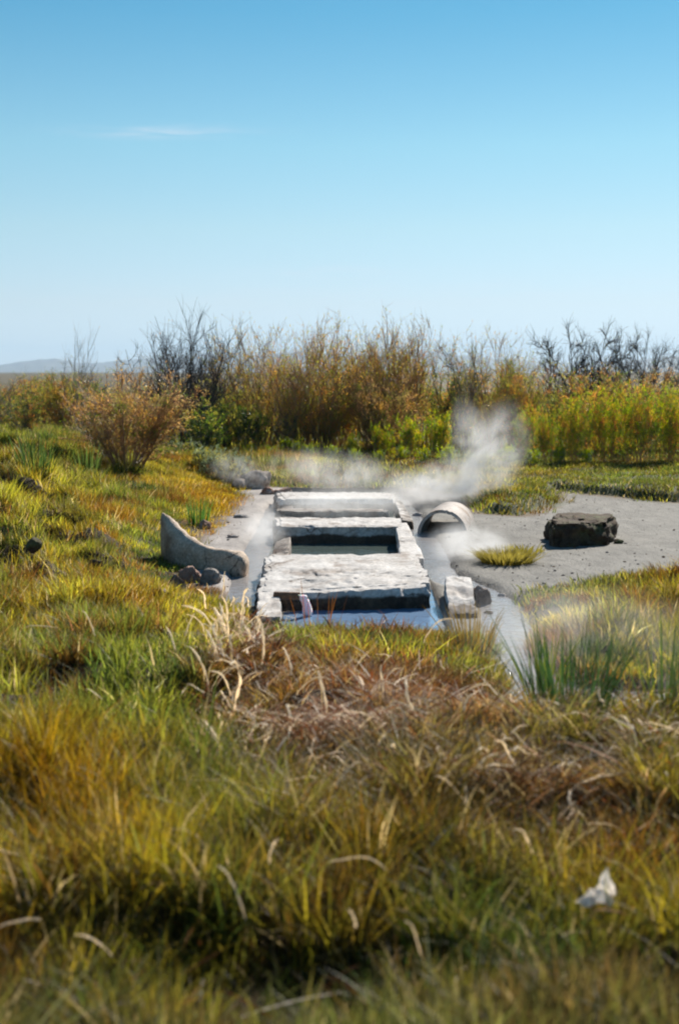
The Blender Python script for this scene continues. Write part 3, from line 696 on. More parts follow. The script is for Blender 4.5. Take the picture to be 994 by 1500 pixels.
    c = c*np.exp(rng.normal(0, 0.30, (n, 1)))
    k = rng.poisson(per, n) + 1; tot = int(k.sum()); rep = np.repeat(np.arange(n), k)
    a = rng.uniform(0, 2*np.pi, tot); rr = tr_*np.sqrt(rng.uniform(0, 1, tot))
    rx = tx[rep] + np.cos(a)*rr; ry = ty[rep] + np.sin(a)*rr
    rz = height(rx, ry) - 0.015
    hg = th[rep]*rng.uniform(0.5, 1.15, tot)
    az0 = a + rng.normal(0, 0.7, tot)
    ln = lean*np.abs(rng.normal(0, 1, tot))*(0.5+rr/tr_) + 0.7*dry[rep]*rng.uniform(0, 1, tot); cu = np.abs(rng.normal(0.15, 0.30, tot)) + 0.3*dry[rep]
    cc = c[rep]*rng.uniform(0.65, 1.35, (tot, 1))*rng.uniform(0.9, 1.1, (tot, 3))
    s_ = rng.uniform(0, 1, tot) < 0.03 + 0.16*dry[rep]
    cc[s_] = STRAW*rng.uniform(0.6, 1.2, (s_.sum(), 1))
    wd = wid*rng.uniform(0.6, 1.4, tot)
    V, T, C = blades(np.stack([rx, ry, rz], 1), hg, wd, az0, ln, np.clip(cu, 0, 1.2), np.clip(cc, 0, 0.8), segs)
    me = tri_mesh(name, V, T, C)
    print(name, n, tot, len(T))
    return tag(link(name, me, M_grass), label, 'grass', kind='stuff')
def litter(name, label, spots, n, seed):
    V_, T_, C_, b = [], [], [], 0
    r = np.random.default_rng(seed)
    for (cx, cy, sx, sy), f in spots:
        m = int(n*f); px = r.normal(cx, sx, m); py = np.maximum(r.normal(cy, sy, m), 935)
        # photo layout -> ground plane
        v = (CY-py)/F; dy = math.cos(PITCH)+v*math.sin(PITCH); dz = -math.sin(PITCH)+v*math.cos(PITCH); t = -CAM_H/dz
        x, y = (px-CX)/F*t, dy*t; ok = r.uniform(0, 1, m) < 0.12 + 0.88*sstep(0.45, 0.6, fbm(x, y, 3.2, 88)); x, y = x[ok], y[ok]; m = len(x); z = height(x, y) + r.uniform(0.0, 0.11, m)
        pal = np.array([(0.16, 0.06, 0.03), (0.24, 0.10, 0.05), (0.34, 0.22, 0.14), (0.68, 0.58, 0.47), (0.10, 0.05, 0.03)])
        c = pal[r.choice(5, m, p=[.22, .20, .22, .24, .12])]*r.uniform(0.7, 1.3, (m, 1))
        V, T, C = blades(np.stack([x, y, z], 1), r.uniform(0.03, 0.09, m), r.uniform(0.004, 0.011, m), r.uniform(0, 6.28, m), r.uniform(0.5, 2.6, m), r.uniform(0, 1.2, m), c, 4, 0.4)
        V_.append(V); T_.append(T+b); C_.append(C); b += len(V)
    me = tri_mesh(name, np.concatenate(V_), np.concatenate(T_), np.concatenate(C_)); return tag(link(name, me, M_dry), label, 'dead grass', kind='stuff')
litter('dead_grass_litter', 'tangle of reddish brown dead grass litter in the foreground', [((470, 1130, 85, 75), .36), ((800, 1180, 130, 65), .36), ((352, 1000, 35, 50), .12), ((620, 1060, 90, 30), .10), ((500, 1400, 260, 90), .06)], 9500, 5)
one = lambda x, y, px, py: np.ones_like(x)
def sel_front(x, y, px, py):
    gap = sstep(0.54, 0.66, fbm(x, y, 3.3, 91))*0.85
    return (1.0 - 0.5*np.clip(blob(px, py, 480, 1130, 115, 110)+blob(px, py, 800, 1190, 170, 80)+blob(px, py, 430, 1470, 300, 60)*.9, 0, 1))*(1-gap)
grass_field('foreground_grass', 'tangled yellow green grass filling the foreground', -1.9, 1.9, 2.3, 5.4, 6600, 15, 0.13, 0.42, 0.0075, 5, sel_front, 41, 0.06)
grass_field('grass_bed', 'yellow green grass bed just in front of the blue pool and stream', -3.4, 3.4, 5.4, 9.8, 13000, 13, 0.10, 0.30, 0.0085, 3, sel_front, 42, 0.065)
def sel_left(x, y, px, py): return (x < 0.5)*(1-0.8*sstep(0.58, 0.68, fbm(x, y, 2.6, 93)))
grass_field('grass_bank', 'golden green clumped grass on the left bank', -6.5, -0.3, 9.8, 22, 24000, 14, 0.07, 0.27, 0.008, 3, sel_left, 43, 0.10, 0.8)
grass_field('right_grass', 'green grass growing on the right beside the mud flat', 0.8, 3.7, 9.8, 12.5, 2600, 12, 0.08, 0.24, 0.012, 3, one, 44, 0.09)
def sel_back(x, y, px, py): return ((x > 0.9) | (y > 18.6)).astype(float)
grass_field('short_turf', 'low green turf along the back of the mud flat', -10, 8.0, 15.0, 28, 28000, 11, 0.07, 0.15, 0.015, 2, sel_back, 45, 0.16)
def sel_far(x, y, px, py): return np.ones_like(x)
grass_field('plain_scrub', 'olive brown scrub covering the plain behind the shrubs', -30, 30, 26, 95, 9000, 9, 0.25, 0.55, 0.05, 2, sel_far, 46, 0.5)

# ------------------------------------------------------------------ shrubs
def grow(p0, d0, L, n, bend, up, rs):
    """polyline that wanders and turns towards the light"""
    pts = [p0.copy()]; d = d0.copy(); st = L/n
    for _ in range(n):
        d = d + rs.normal(0, bend, 3); d[2] += up; d /= np.linalg.norm(d) + 1e-9
        pts.append(pts[-1] + d*st)
    return np.array(pts), d
def tubes(lines):
    V, T = [], []; base = 0
    for pts, r0, r1 in lines:
        n = len(pts); rr = np.linspace(r0, r1, n)[:, None]
        dd = np.gradient(pts, axis=0); dd /= np.linalg.norm(dd, axis=1)[:, None] + 1e-9
        s_ = np.cross(dd, np.array([0.3, 1, 0.1])); s_ /= np.linalg.norm(s_, axis=1)[:, None] + 1e-9; u_ = np.cross(s_, dd)
        for k in range(3):
            a = 2*math.pi*k/3; V.append(pts + (s_*math.cos(a)+u_*math.sin(a))*rr)
        for i in range(n-1):
            for k in range(3):
                a, b = base+k*n+i, base+((k+1) % 3)*n+i
                T += [(a, b, b+1), (a, b+1, a+1)]
        base += 3*n
    return np.concatenate(V), np.array(T)
def leaves(pos, dirs, ln, wd, cols, rs, spread=0.6):
    """small narrow leaves, one kite each"""
    n = len(pos); d = dirs + rs.normal(0, spread, (n, 3)); d /= np.linalg.norm(d, axis=1)[:, None]
    s_ = np.cross(d, rs.normal(0, 1, (n, 3))); s_ /= np.linalg.norm(s_, axis=1)[:, None]
    l = (ln*rs.uniform(0.6, 1.4, n))[:, None]; w_ = (wd*rs.uniform(0.6, 1.3, n))[:, None]
    V = np.stack([pos, pos+d*l*0.45+s_*w_/2, pos+d*l, pos+d*l*0.45-s_*w_/2], 1).reshape(-1, 3)
    b = np.arange(n)[:, None]*4
    T = np.concatenate([b+np.array([[0, 1, 2]]), b+np.array([[0, 2, 3]])])
    return V, T, np.repeat(cols, 4, axis=0)
def make_shrub(name, seed, H, spread, stems, l1, l2, leafn, leafl, leafw, pal, bark, lo=0.15, up=0.05, r0=0.012, baser=0.15, bend=0.10, lean=(0, 0), tipbare=0.0):
    rs = np.random.default_rng(seed); lines = []; lp, ld, lh = [], [], []
    for s_ in range(stems):
        a = rs.uniform(0, 2*math.pi); sp_ = spread*rs.uniform(0.15, 1)
        p0 = np.array([math.cos(a)*baser*rs.uniform(0, 1), math.sin(a)*baser*rs.uniform(0, 1), -0.05])
        d0 = np.array([math.cos(a)*sp_+lean[0], math.sin(a)*sp_+lean[1], 1.0]); d0 /= np.linalg.norm(d0)
        L0 = H*rs.uniform(0.62, 1.08)
        pts, _ = grow(p0, d0, L0, 8, bend, up, rs); lines.append((pts, r0*rs.uniform(.7, 1.3), r0*0.25))
        for _ in range(l1):
            t = rs.uniform(0.12, 0.95)*8; k = min(int(t), 7); q = pts[k]*(1-(t-k)) + pts[k+1]*(t-k)
            dd = pts[k+1]-pts[k]; dd = dd/np.linalg.norm(dd) + rs.normal(0, 0.42, 3); dd[2] = max(dd[2], 0.1); dd /= np.linalg.norm(dd)
            p1, _ = grow(q, dd, H*rs.uniform(0.16, 0.40)*(1.15-t/8*0.5), 5, bend*1.3, up, rs); lines.append((p1, r0*0.42, r0*0.15))
            for _ in range(l2):
                t1 = rs.uniform(0.1, 1)*5; k1 = min(int(t1), 4); q1 = p1[k1]*(1-(t1-k1)) + p1[k1+1]*(t1-k1)
                d1 = p1[k1+1]-p1[k1]; d1 = d1/np.linalg.norm(d1) + rs.normal(0, 0.5, 3); d1[2] += 0.15; d1 /= np.linalg.norm(d1)
                p2, _ = grow(q1, d1, H*rs.uniform(0.06, 0.17), 3, bend*1.5, up, rs); lines.append((p2, r0*0.2, r0*0.09))
                m_ = rs.poisson(leafn)
                if m_:
                    tt = rs.uniform(0, 3, m_); kk = np.minimum(tt.astype(int), 2); f = (tt-kk)[:, None]
                    lp.append(p2[kk]*(1-f)+p2[kk+1]*f); ld.append(p2[kk+1]-p2[kk])
    H = float(np.percentile([l_[0][-1, 2] for l_ in lines[::1]], 99.7))
    V, T = tubes(lines); branch = tri_mesh('branches', V, T)
    branch.materials.append(bark); fol = None
    if lp:
        pos = np.concatenate(lp); dr = np.concatenate(ld); dr = dr/(np.linalg.norm(dr, axis=1)[:, None]+1e-9)
        hh_ = pos[:, 2]/H; keep = (hh_ > lo*rs.uniform(0.3, 1.5, len(pos))) & (rs.uniform(0, 1, len(pos)) > tipbare*sstep(0.45, 0.85, hh_)); pos, dr, hh_ = pos[keep], dr[keep], hh_[keep]
        pal_ = np.array(pal); n = len(pos)
        # sprays of one colour: pick by a coarse 3-D cell
        cell = np.floor(pos/0.16+seed); hsh = hash2(cell[:, 0]+cell[:, 2]*17.3, cell[:, 1], seed)
        i0 = np.clip((hsh*len(pal_)).astype(int), 0, len(pal_)-1); c = pal_[i0]
        c = c*rs.uniform(0.6, 1.4, (n, 1))
        V, T, C = leaves(pos, dr, leafl, leafw, c, rs); fol = tri_mesh('foliage', V, T, C); fol.materials.append(M_leaf)
    print(name, seed, len(lines), 0 if not lp else len(pos))
    return branch, fol, H
RU = (0.42, 0.21, 0.08); OR_ = (0.48, 0.29, 0.09); OL = (0.26, 0.24, 0.06); GR = (0.12, 0.17, 0.03); YG = (0.24, 0.27, 0.03); DG = (0.035, 0.055, 0.02); SG = (0.15, 0.18, 0.11); GO = (0.36, 0.26, 0.06)
K = {
 'feather': make_shrub('feather', 1, 1.5, 0.75, 34, 13, 8, 6, 0.045, 0.008, [(0.46, 0.29, 0.15), (0.46, 0.28, 0.09), (0.28, 0.25, 0.08), (0.42, 0.25, 0.12), (0.38, 0.29, 0.13), GR], M_twig_rust, 0.10, 0.03, 0.011, 0.22, 0.08, tipbare=0.4),
 'feather2': make_shrub('feather2', 2, 1.5, 0.55, 28, 11, 7, 6, 0.05, 0.010, [RU, OL, OR_, OL, GR], M_twig_rust, 0.12, 0.04, 0.011, 0.2, 0.09, tipbare=0.5),
 'tall_rust': make_shrub('tall_rust', 3, 2.3, 0.55, 30, 11, 8, 4, 0.055, 0.012, [RU, OR_, GO, OL, OL, (0.22, 0.24, 0.05), (0.36, 0.24, 0.12)], M_twig_rust, 0.06, 0.04, 0.013, 0.25, 0.10, tipbare=0.5),
 'tall_rust2': make_shrub('tall_rust2', 4, 2.3, 0.65, 28, 11, 8, 4, 0.055, 0.012, [OR_, OL, GO, (0.20, 0.23, 0.05), OL, (0.30, 0.22, 0.10)], M_twig_rust, 0.06, 0.03, 0.013, 0.25, 0.12, tipbare=0.55),
 'olive': make_shrub('olive', 5, 1.8, 0.6, 24, 9, 6, 7, 0.055, 0.013, [OL, OL, GR, RU, DG], M_twig_grey, 0.05, 0.04, 0.012, 0.25, 0.10, tipbare=0.5),
 'bare': make_shrub('bare', 6, 2.6, 0.75, 14, 9, 8, 0, 0.05, 0.01, [OL], M_twig_dark, 0.3, 0.04, 0.020, 0.15, 0.13),
 'bare2': make_shrub('bare2', 7, 2.4, 0.5, 9, 8, 6, 0.3, 0.05, 0.01, [OL, RU], M_twig_grey, 0.3, 0.05, 0.013, 0.12, 0.12),
 'bare_tree': make_shrub('bare_tree', 8, 3.0, 0.6, 9, 13, 11, 0.4, 0.05, 0.012, [DG, OL], M_twig_dark, 0.3, 0.02, 0.036, 0.15, 0.16),
 'reed': make_shrub('reed', 9, 1.1, 0.28, 46, 5, 3, 7, 0.075, 0.016, [YG, YG, GR, GO, GR], M_twig_rust, 0.03, 0.08, 0.006, 0.40, 0.05),
 'reed2': make_shrub('reed2', 10, 1.6, 0.28, 46, 7, 5, 6, 0.07, 0.014, [YG, GR, GR, GO, YG, RU, GR], M_twig_rust, 0.03, 0.08, 0.007, 0.45, 0.06),
 'green_base': make_shrub('green_base', 11, 1.2, 0.5, 34, 7, 5, 8, 0.05, 0.014, [GR, DG, DG, OL], M_twig_grey, 0.0, 0.05, 0.008, 0.35, 0.08),
 'sage': make_shrub('sage', 12, 0.5, 0.8, 34, 6, 4, 6, 0.035, 0.009, [SG, SG, (0.10, 0.13, 0.07), OL], M_twig_grey, 0.0, 0.05, 0.005, 0.2, 0.08),
 'forb': make_shrub('forb', 13, 0.55, 0.5, 26, 5, 3, 8, 0.045, 0.012, [GR, YG, GR, SG], M_twig_grey, 0.0, 0.08, 0.004, 0.25, 0.05),
}
CAT = {'sage': 'shrub', 'forb': 'plant', 'reed': 'reeds', 'reed2': 'reeds', 'bare_tree': 'tree'}
NAME = {'feather': 'feathery_shrub', 'feather2': 'feathery_shrub', 'tall_rust': 'tall_shrub', 'tall_rust2': 'tall_shrub', 'olive': 'olive_shrub', 'bare': 'bare_shrub', 'bare2': 'bare_shrub',
        'bare_tree': 'bare_tree', 'reed': 'reed_clump', 'reed2': 'reed_clump', 'green_base': 'green_shrub', 'sage': 'sage_bush', 'forb': 'leafy_plant'}
def put(kind, px, dist, top_py, label, rz=None, wx=1.0, group=None, tilt=0.0):
    """plant standing dist metres ahead whose top reaches top_py"""
    br, fo, H0 = K[kind]; p = D(px, 545, dist); z = HZ(p.x, p.y); zt = D(px, top_py, dist).z
    sz = (zt - z)/(H0*1.02)
    e = empty(NAME[kind], (p.x, p.y, z), rz if rz is not None else random.uniform(0, 6.28)); e.scale = (sz*wx, sz*wx, sz); e.rotation_euler.y = tilt
    tag(e, label, CAT.get(kind, 'shrub'), group)
    if kind == 'bare_tree':
        b = bpy.data.objects.new('trunk_and_limbs', br)
    else: b = bpy.data.objects.new('branches', br)
    COL.objects.link(b); b.parent = e
    if fo: f = bpy.data.objects.new('foliage', fo); COL.objects.link(f); f.parent = e
    return e
G1 = 'shrubs lining the back of the clearing'
put('feather', 185, 18.6, 528, 'round orange brown feathery shrub alone on the left bank', 0.3, 1.05, tilt=0.08)
put('olive', 35, 21, 548, 'low olive shrub at the left edge of the picture', 0.5, 1.1)
put('feather2', 95, 22.5, 535, 'small brown feathery shrub behind the left bank shrub', 1.0, 1.0)
put('bare2', 118, 21.5, 462, 'thin leafless stems rising highest at the far left', 2.0, 0.6)
put('bare2', -25, 19, 520, 'leafless twigs leaning in from the left edge', 1.0, 0.8, tilt=0.3)
put('bare', 272, 24, 436, 'tallest dark leafless shrub left of the rust thicket', 0.4, 0.75)
put('bare', 322, 26, 470, 'tangled grey leafless shrub behind the green bush', 2.4, 0.9)
put('bare', 262, 27, 500, 'dense dark leafless thicket seen above the orange shrub', 4.2, 1.0)
put('bare', 228, 25, 474, 'spreading grey leafless shrub left of the tallest dark one', 5.1, 1.0)
put('bare2', 300, 25.5, 452, 'slender leafless shrub right of the tallest dark one', 3.3, 1.0)
put('olive', -5, 24, 545, 'olive shrub at the far left edge behind the bank', 4.0, 1.2)
put('feather2', 60, 26, 542, 'brown shrub covering the plain at the far left', 5.0, 1.2)
put('olive', 135, 25, 538, 'olive shrub right behind the round orange shrub', 6.0, 1.1)
put('green_base', 300, 22.5, 588, 'dark green bush right of the orange shrub', 0.7, 1.0)
put('green_base', 352, 23.5, 575, 'dark green brown bush at the foot of the rust thicket', 1.9, 1.0)
put('olive', 322, 25.5, 545, 'olive shrub behind the dark green bush', 2.2, 0.9)
put('tall_rust2', 385, 25, 462, 'tall thin olive and rust shrub at the left end of the thicket', 0.5, 0.8)
put('tall_rust', 440, 24.5, 462, 'tall rust brown shrub, first of the middle thicket', 0.2, 0.75)
put('tall_rust', 498, 25.5, 456, 'dense orange rust shrub in the middle of the thicket', 2.4, 0.8)
put('tall_rust2', 545, 25, 462, 'rust shrub with yellow tips right of the thicket middle', 3.6, 0.75)
put('tall_rust', 595, 25.5, 452, 'tall rust shrub with a high thin spike at the right end of the thicket', 4.6, 0.7)
put('feather2', 470, 23.8, 535, 'low rust shrub in front of the thicket', 4.0, 0.9)
put('feather', 560, 24.0, 535, 'low orange shrub in front of the thicket behind the reeds', 2.0, 0.85)
put('olive', 420, 23.8, 585, 'small olive shrub under the thicket', 3.0, 0.9)
put('olive', 660, 27.5, 490, 'grey olive shrub behind the steam plume', 1.0, 0.8)
put('bare2', 680, 26, 490, 'sparse leafless shrub above the steam plume', 4.0, 0.7)
put('tall_rust2', 720, 27, 472, 'olive brown feathery shrub right of the plume', 5.4, 0.75)
put('feather2', 762, 25.5, 515, 'brown shrub with thin dark stems right of the plume', 0.9, 0.8)
put('bare_tree', 838, 33, 462, 'dark spreading leafless tree, leftmost of the three on the right', 0.4, 0.8)
put('bare_tree', 892, 35, 470, 'dark leafless tree in the middle of the three on the right', 2.5, 0.6)
put('bare_tree', 948, 34, 474, 'dark fan shaped leafless tree, right of the three', 4.0, 0.65)
put('bare_tree', 1008, 33, 500, 'dark leafless tree cut by the right edge', 5.0, 0.7)
put('olive', 810, 26.5, 545, 'olive brown shrub below the leftmost dark tree', 2.0, 1.0)
put('feather2', 868, 25.5, 530, 'reddish brown shrub behind the right hand reeds', 3.0, 1.0)
put('feather', 930, 26, 532, 'orange brown shrub behind the right hand reeds', 5.0, 1.0)
put('olive', 985, 25.5, 548, 'olive shrub at the right edge of the picture', 1.0, 1.0)
put('reed', 560, 22.5, 618, 'bright yellow green reeds in front of the thicket, leftmost clump', 0.5, 0.8)
put('reed', 600, 22.3, 606, 'bright yellow green reeds in front of the thicket, second clump', 1.6, 0.8)
put('reed', 642, 22.6, 598, 'bright yellow green reeds half behind the steam plume', 2.7, 0.8)
put('reed', 515, 22.6, 634, 'short green reeds at the left end of the bright clumps', 5.0, 0.8)
put('reed2', 800, 22.6, 600, 'yellow green reeds right of the steam plume', 0.6, 0.7)
put('reed2', 842, 22.2, 575, 'tall yellow green reeds, second clump right of the plume', 1.4, 0.75)
put('reed2', 892, 22.6, 562, 'tall green reeds, third clump right of the plume', 2.3, 0.75)
put('reed2', 940, 22.2, 556, 'tall bright green reeds near the right edge', 3.3, 0.8)
put('reed2', 985, 22.6, 560, 'tall green reeds cut by the right edge', 4.3, 0.8)
put('reed2', 770, 23.6, 590, 'dull green reeds directly behind the plume', 5.3, 0.7)
put('green_base', 915, 22.9, 625, 'dark green bush under the right hand reeds', 1.1, 0.9)
put('sage', 300, 20.6, 648, 'grey green sage bush beside the left grass bank', 0.5, 1.0)
put('sage', 335, 20.2, 655, 'small grey sage bush behind the boulder', 1.5, 1.0)
put('sage', 270, 21.5, 640, 'grey sage bush under the orange shrub', 2.5, 1.0)
put('sage', 700, 21.0, 655, 'grey green bush hidden in the steam', 2.5, 1.0)
for px, d, t, l in ((365, 22.4, 648, 'small leafy green plant at the foot of the dark green brown bush'), (395, 22.2, 650, 'leafy green plant right of the boulders at the foot of the thicket'), (425, 22.4, 640, 'leafy green plant below the small olive shrub, taller than its neighbours'),
        (455, 22.2, 648, 'leafy plant at the foot of the first rust brown shrub'), (485, 22.0, 650, 'leafy plant left of the short green reeds'), (520, 21.6, 655, 'low leafy plant in front of the short green reeds'), (555, 21.4, 658, 'low leafy plant in front of the leftmost bright reeds'),
        (590, 21.6, 652, 'leafy plant in front of the second bright reed clump'), (620, 21.2, 655, 'leafy plant at the left foot of the steam plume'), (655, 21.4, 650, 'leafy plant hidden in the steam plume'), (745, 21.8, 650, 'leafy plant just right of the steam plume'),
        (780, 21.6, 655, 'leafy plant at the left end of the right hand reeds'), (820, 21.8, 650, 'leafy plant at the foot of the tall yellow green reeds'), (860, 21.6, 655, 'leafy plant above the turf behind the dark block')):
    put('forb', px, d, t, l, None, 0.9, 'leafy plants along the foot of the shrubs')
for i in range(34):
    k = ('olive', 'feather2', 'green_base', 'olive', 'feather')[i % 5]; px = -150 + i*38 + random.uniform(-12, 12)
    put(k, px, random.uniform(29, 44), random.uniform(546, 566), {'olive': 'low grey olive shrub on the plain behind the front row', 'feather2': 'low reddish brown shrub on the plain behind the front row', 'green_base': 'low dark green shrub on the plain behind the front row', 'feather': 'low tan feathery shrub on the plain behind the front row'}[k], None, 1.15, {'olive': 'low olive', 'feather2': 'low reddish', 'green_base': 'low green', 'feather': 'low tan'}[k] + ' shrubs on the plain behind')
# ------------------------------------------------------------------ rushes and dry stalks
def clump(name, px, py, n, h, w_, col, label, cat, lean=0.15, curl=0.1, rad=0.1, segs=6, var=0.25, parent_mat=None):
    p = P(px, py, 0); z = HZ(p.x, p.y); a = rng.uniform(0, 2*np.pi, n); r_ = rad*np.sqrt(rng.uniform(0, 1, n))
    rt = np.stack([np.cos(a)*r_, np.sin(a)*r_, np.full(n, -0.02)], 1)
    hg = h*rng.uniform(0.55, 1.1, n); c = np.array(col)*rng.uniform(1-var, 1+var, (n, 1))
    V, T, C = blades(rt, hg, np.full(n, w_), a, np.abs(rng.normal(0, lean, n)), np.abs(rng.normal(0, curl, n)), c, segs, 0.5)
    me = tri_mesh(name, V, T, C); o = link(name, me, parent_mat or M_grass); o.location = (p.x, p.y, z)
    return tag(o, label, cat, kind='stuff' if name == 'stem_tuft' else None)
RGc = (0.025, 0.048, 0.018)
clump('rush_clump', 832, 1100, 120, 0.46, 0.009, RGc, 'tall dark green rush clump rising in front of the steaming stream', 'rushes', 0.24, 0.18, 0.17)
clump('rush_clump', 880, 1085, 26, 0.62, 0.007, (0.04, 0.06, 0.025), 'thin arching rushes right of the dark rush clump', 'rushes', 0.35, 0.30, 0.06)
clump('rush_clump', 972, 1100, 50, 0.55, 0.008, (0.04, 0.065, 0.022), 'green rush clump near the right edge', 'rushes', 0.18, 0.15, 0.08)
clump('rush_clump', 800, 1020, 40, 0.36, 0.010, (0.10, 0.12, 0.03), 'short rushes at the edge of the stream', 'rushes', 0.2, 0.15, 0.10)
clump('rush_clump', 290, 772, 60, 0.34, 0.012, (0.06, 0.11, 0.03), 'dark green rushes beside the left crust', 'rushes', 0.15, 0.12, 0.10)
clump('rush_clump', 55, 770, 80, 0.50, 0.014, (0.05, 0.08, 0.025), 'dark green rush clump on the left bank', 'rushes', 0.2, 0.15, 0.16)
clump('rush_clump', 130, 740, 60, 0.45, 0.014, (0.07, 0.10, 0.03), 'rush clump in the middle of the left bank', 'rushes', 0.2, 0.15, 0.14)
clump('rush_clump', 690, 960, 50, 0.30, 0.010, (0.16, 0.11, 0.03), 'golden brown rushes right of the grass before the blue pool', 'rushes', 0.25, 0.2, 0.12)
clump('stem_tuft', 470, 935, 12, 0.36, 0.006, (0.16, 0.07, 0.03), 'few thin reddish stems standing before the blue pool', 'stems', 0.12, 0.05, 0.2)
clump('stem_tuft', 575, 1010, 16, 0.17, 0.008, (0.20, 0.15, 0.10), 'brown seed stems in the grass below the blue pool', 'stems', 0.12, 0.05, 0.06)
clump('grass_tuft', 742, 826, 1100, 0.15, 0.008, (0.24, 0.20, 0.06), 'round golden green grass tuft alone on the mud left of the block', 'grass tuft', 0.6, 0.4, 0.20, 3)
clump('grass_tuft', 768, 812, 120, 0.10, 0.013, (0.20, 0.17, 0.04), 'low grass fringe right of the lone golden tuft', 'grass tuft', 0.6, 0.3, 0.16, 3)

def stalk_mesh(seed, L, r, curve, hook):
    rs = np.random.default_rng(seed); n = 9; a = 0.5; pts = [np.zeros(3)]; d = np.array([1.0, 0, 0.25])
    for i in range(n):
        t = i/n; d = d + np.array([0, rs.normal(0, 0.22), rs.normal(0, 0.12)-curve/n - (hook if t > 0.65 else 0)/n + 0.15*(0.4-t)]); d /= np.linalg.norm(d)
        pts.append(pts[-1]+d*L/n)
    rr = np.interp(np.linspace(0, 1, n+1), [0, .15, .8, 1], [0.6, 1, 1, 0.3])*r; pts = np.array(pts)
    V, T = [], []; S_ = 6
    for i, p in enumerate(pts):
        dd = pts[min(i+1, n)]-pts[max(i-1, 0)]; dd /= np.linalg.norm(dd); s_ = np.cross(dd, [0, 0.1, 1]); s_ /= np.linalg.norm(s_); u_ = np.cross(s_, dd)
        for k in range(S_): V.append(p + (s_*math.cos(2*math.pi*k/S_)*(0.35+0.65*abs(math.sin(i*1.1+seed)))+0.3*u_*math.sin(2*math.pi*k/S_))*rr[i])
    for i in range(n):
        for k in range(S_):
            a_, b_ = i*S_+k, i*S_+(k+1) % S_; T += [(a_, b_, b_+S_), (a_, b_+S_, a_+S_)]
    m_ = tri_mesh('dry_stalk', np.array(V), np.array(T), None, True); m_.materials.append(M_straw); return m_
M_straw = leaf_mat('bleached_straw', 0.45, 0.03, 0.45, (0.70, 0.62, 0.50))
SM = [stalk_mesh(i, (0.16, 0.22, 0.30, 0.12, 0.20, 0.26)[i], 0.0085, (0.4, 0.9, 0.6, 0.1, 1.3, 0.3)[i], (0, 0.8, 1.5, 0, 2, 0.5)[i]) for i in range(6)]
def stalk(px, py, k, rz, ry, sc_=1.0, zoff=0.05, label='bleached dry stalk lying on the brown dead grass', group='bleached dry stalks in the dead grass'):
    p = P(px, py, 0.1); z = HZ(p.x, p.y)
    o = bpy.data.objects.new('dry_stalk', SM[k]); COL.objects.link(o); o.location = (p.x, p.y, z+zoff); o.rotation_euler = (random.uniform(-.4, .4), ry, rz); o.scale = (sc_,)*3
    tag(o, label, 'dry stalk', group); return o
for i in range(170):
    if i < 100: px, py = random.gauss(465, 75), random.gauss(1105, 65)
    else: px, py = random.gauss(790, 120), random.gauss(1165, 65)
    stalk(px, py, random.randrange(6), random.uniform(0, 6.28), random.uniform(-0.9, 0.6), random.uniform(0.35, 0.85), random.uniform(0.05, 0.15), *((('bleached dry stalk in the brown dead patch below the blue pool', 'bleached stalks in the dead patch below the pool') if i < 100 else ('bleached dry stalk in the brown dead grass below the rushes at right', 'bleached stalks in the dead grass below the rushes'))))
for i in range(64):
    px, py = random.gauss(338, 24), random.gauss(965, 45)
    stalk(px, py, random.randrange(6), random.uniform(0, 6.28), random.uniform(-1.4, -0.6), random.uniform(0.6, 1.1), random.uniform(0.04, 0.10), 'grey white dry stalk in the pale heap at the left of the blue pool grass', 'pale stalks heaped left of the pool grass')
for px, py in ((360, 1380), (395, 1325), (165, 1430), (30, 1310), (300, 1060), (345, 1070), (85, 960), (140, 985), (230, 1120), (690, 1230), (620, 1440), (780, 1290), (930, 1200), (280, 1200), (550, 985), (620, 965), (520, 1420), (150, 1050), (60, 1420), (250, 1300), (480, 1350), (860, 1250), (745, 1190)):
    stalk(px, py, random.randrange(6), random.uniform(-0.8, 0.8)+random.choice((0, 3.14)), random.uniform(-1.2, 0.4), random.uniform(0.5, 0.8), random.uniform(0.10, 0.2), 'single pale dry stalk lying across the green foreground grass', 'pale stalks in the green foreground grass')
# white feather-like scrap on the right
bm = bmesh.new(); rs_ = random.Random(4)
ol = [(-.062, .0, .0), (-.035, .012, .012), (-.02, .004, .03), (.0, .02, .028), (.015, .0, .075), (.026, .012, .082), (.04, -.004, .04), (.048, .01, .012), (.02, -.03, -.01), (-.01, -.02, .0), (-.04, -.022, -.012)]
vs_ = [bm.verts.new(Vector(q)) for q in ol]; c1_ = bm.verts.new(Vector((.012, -.012, .03))); c2_ = bm.verts.new(Vector((-.02, -.012, .016)))
for i in range(len(ol)): bm.faces.new((vs_[i], vs_[(i+1) % len(ol)], c2_ if i in (0, 1, 2, 9, 10) else c1_))
bm.faces.new((c1_, c2_, vs_[3])); bm.faces.new((c2_, c1_, vs_[9]))
bmesh.ops.subdivide_edges(bm, edges=bm.edges[:], cuts=2, use_grid_fill=True)
for v in bm.verts: v.co += Vector((rs_.uniform(-1, 1), rs_.uniform(-1, 1), rs_.uniform(-1, 1)))*0.0035
bmesh.ops.solidify(bm, geom=bm.faces[:], thickness=0.002)
me = bpy.data.meshes.new('white_scrap'); bm.to_mesh(me); bm.free()
o = link('white_scrap', me, leaf_mat('white_scrap', 0.5, 0.02, 0.5, (0.66, 0.63, 0.60))); p = P(876, 1320, 0.2); o.location = (p.x, p.y, 0.20); o.rotation_euler = (-0.2, 0.0, 0.1); o.scale = (1.0, 1.0, 1.0)
tag(o, 'crumpled white scrap caught in the grass at lower right', 'scrap')

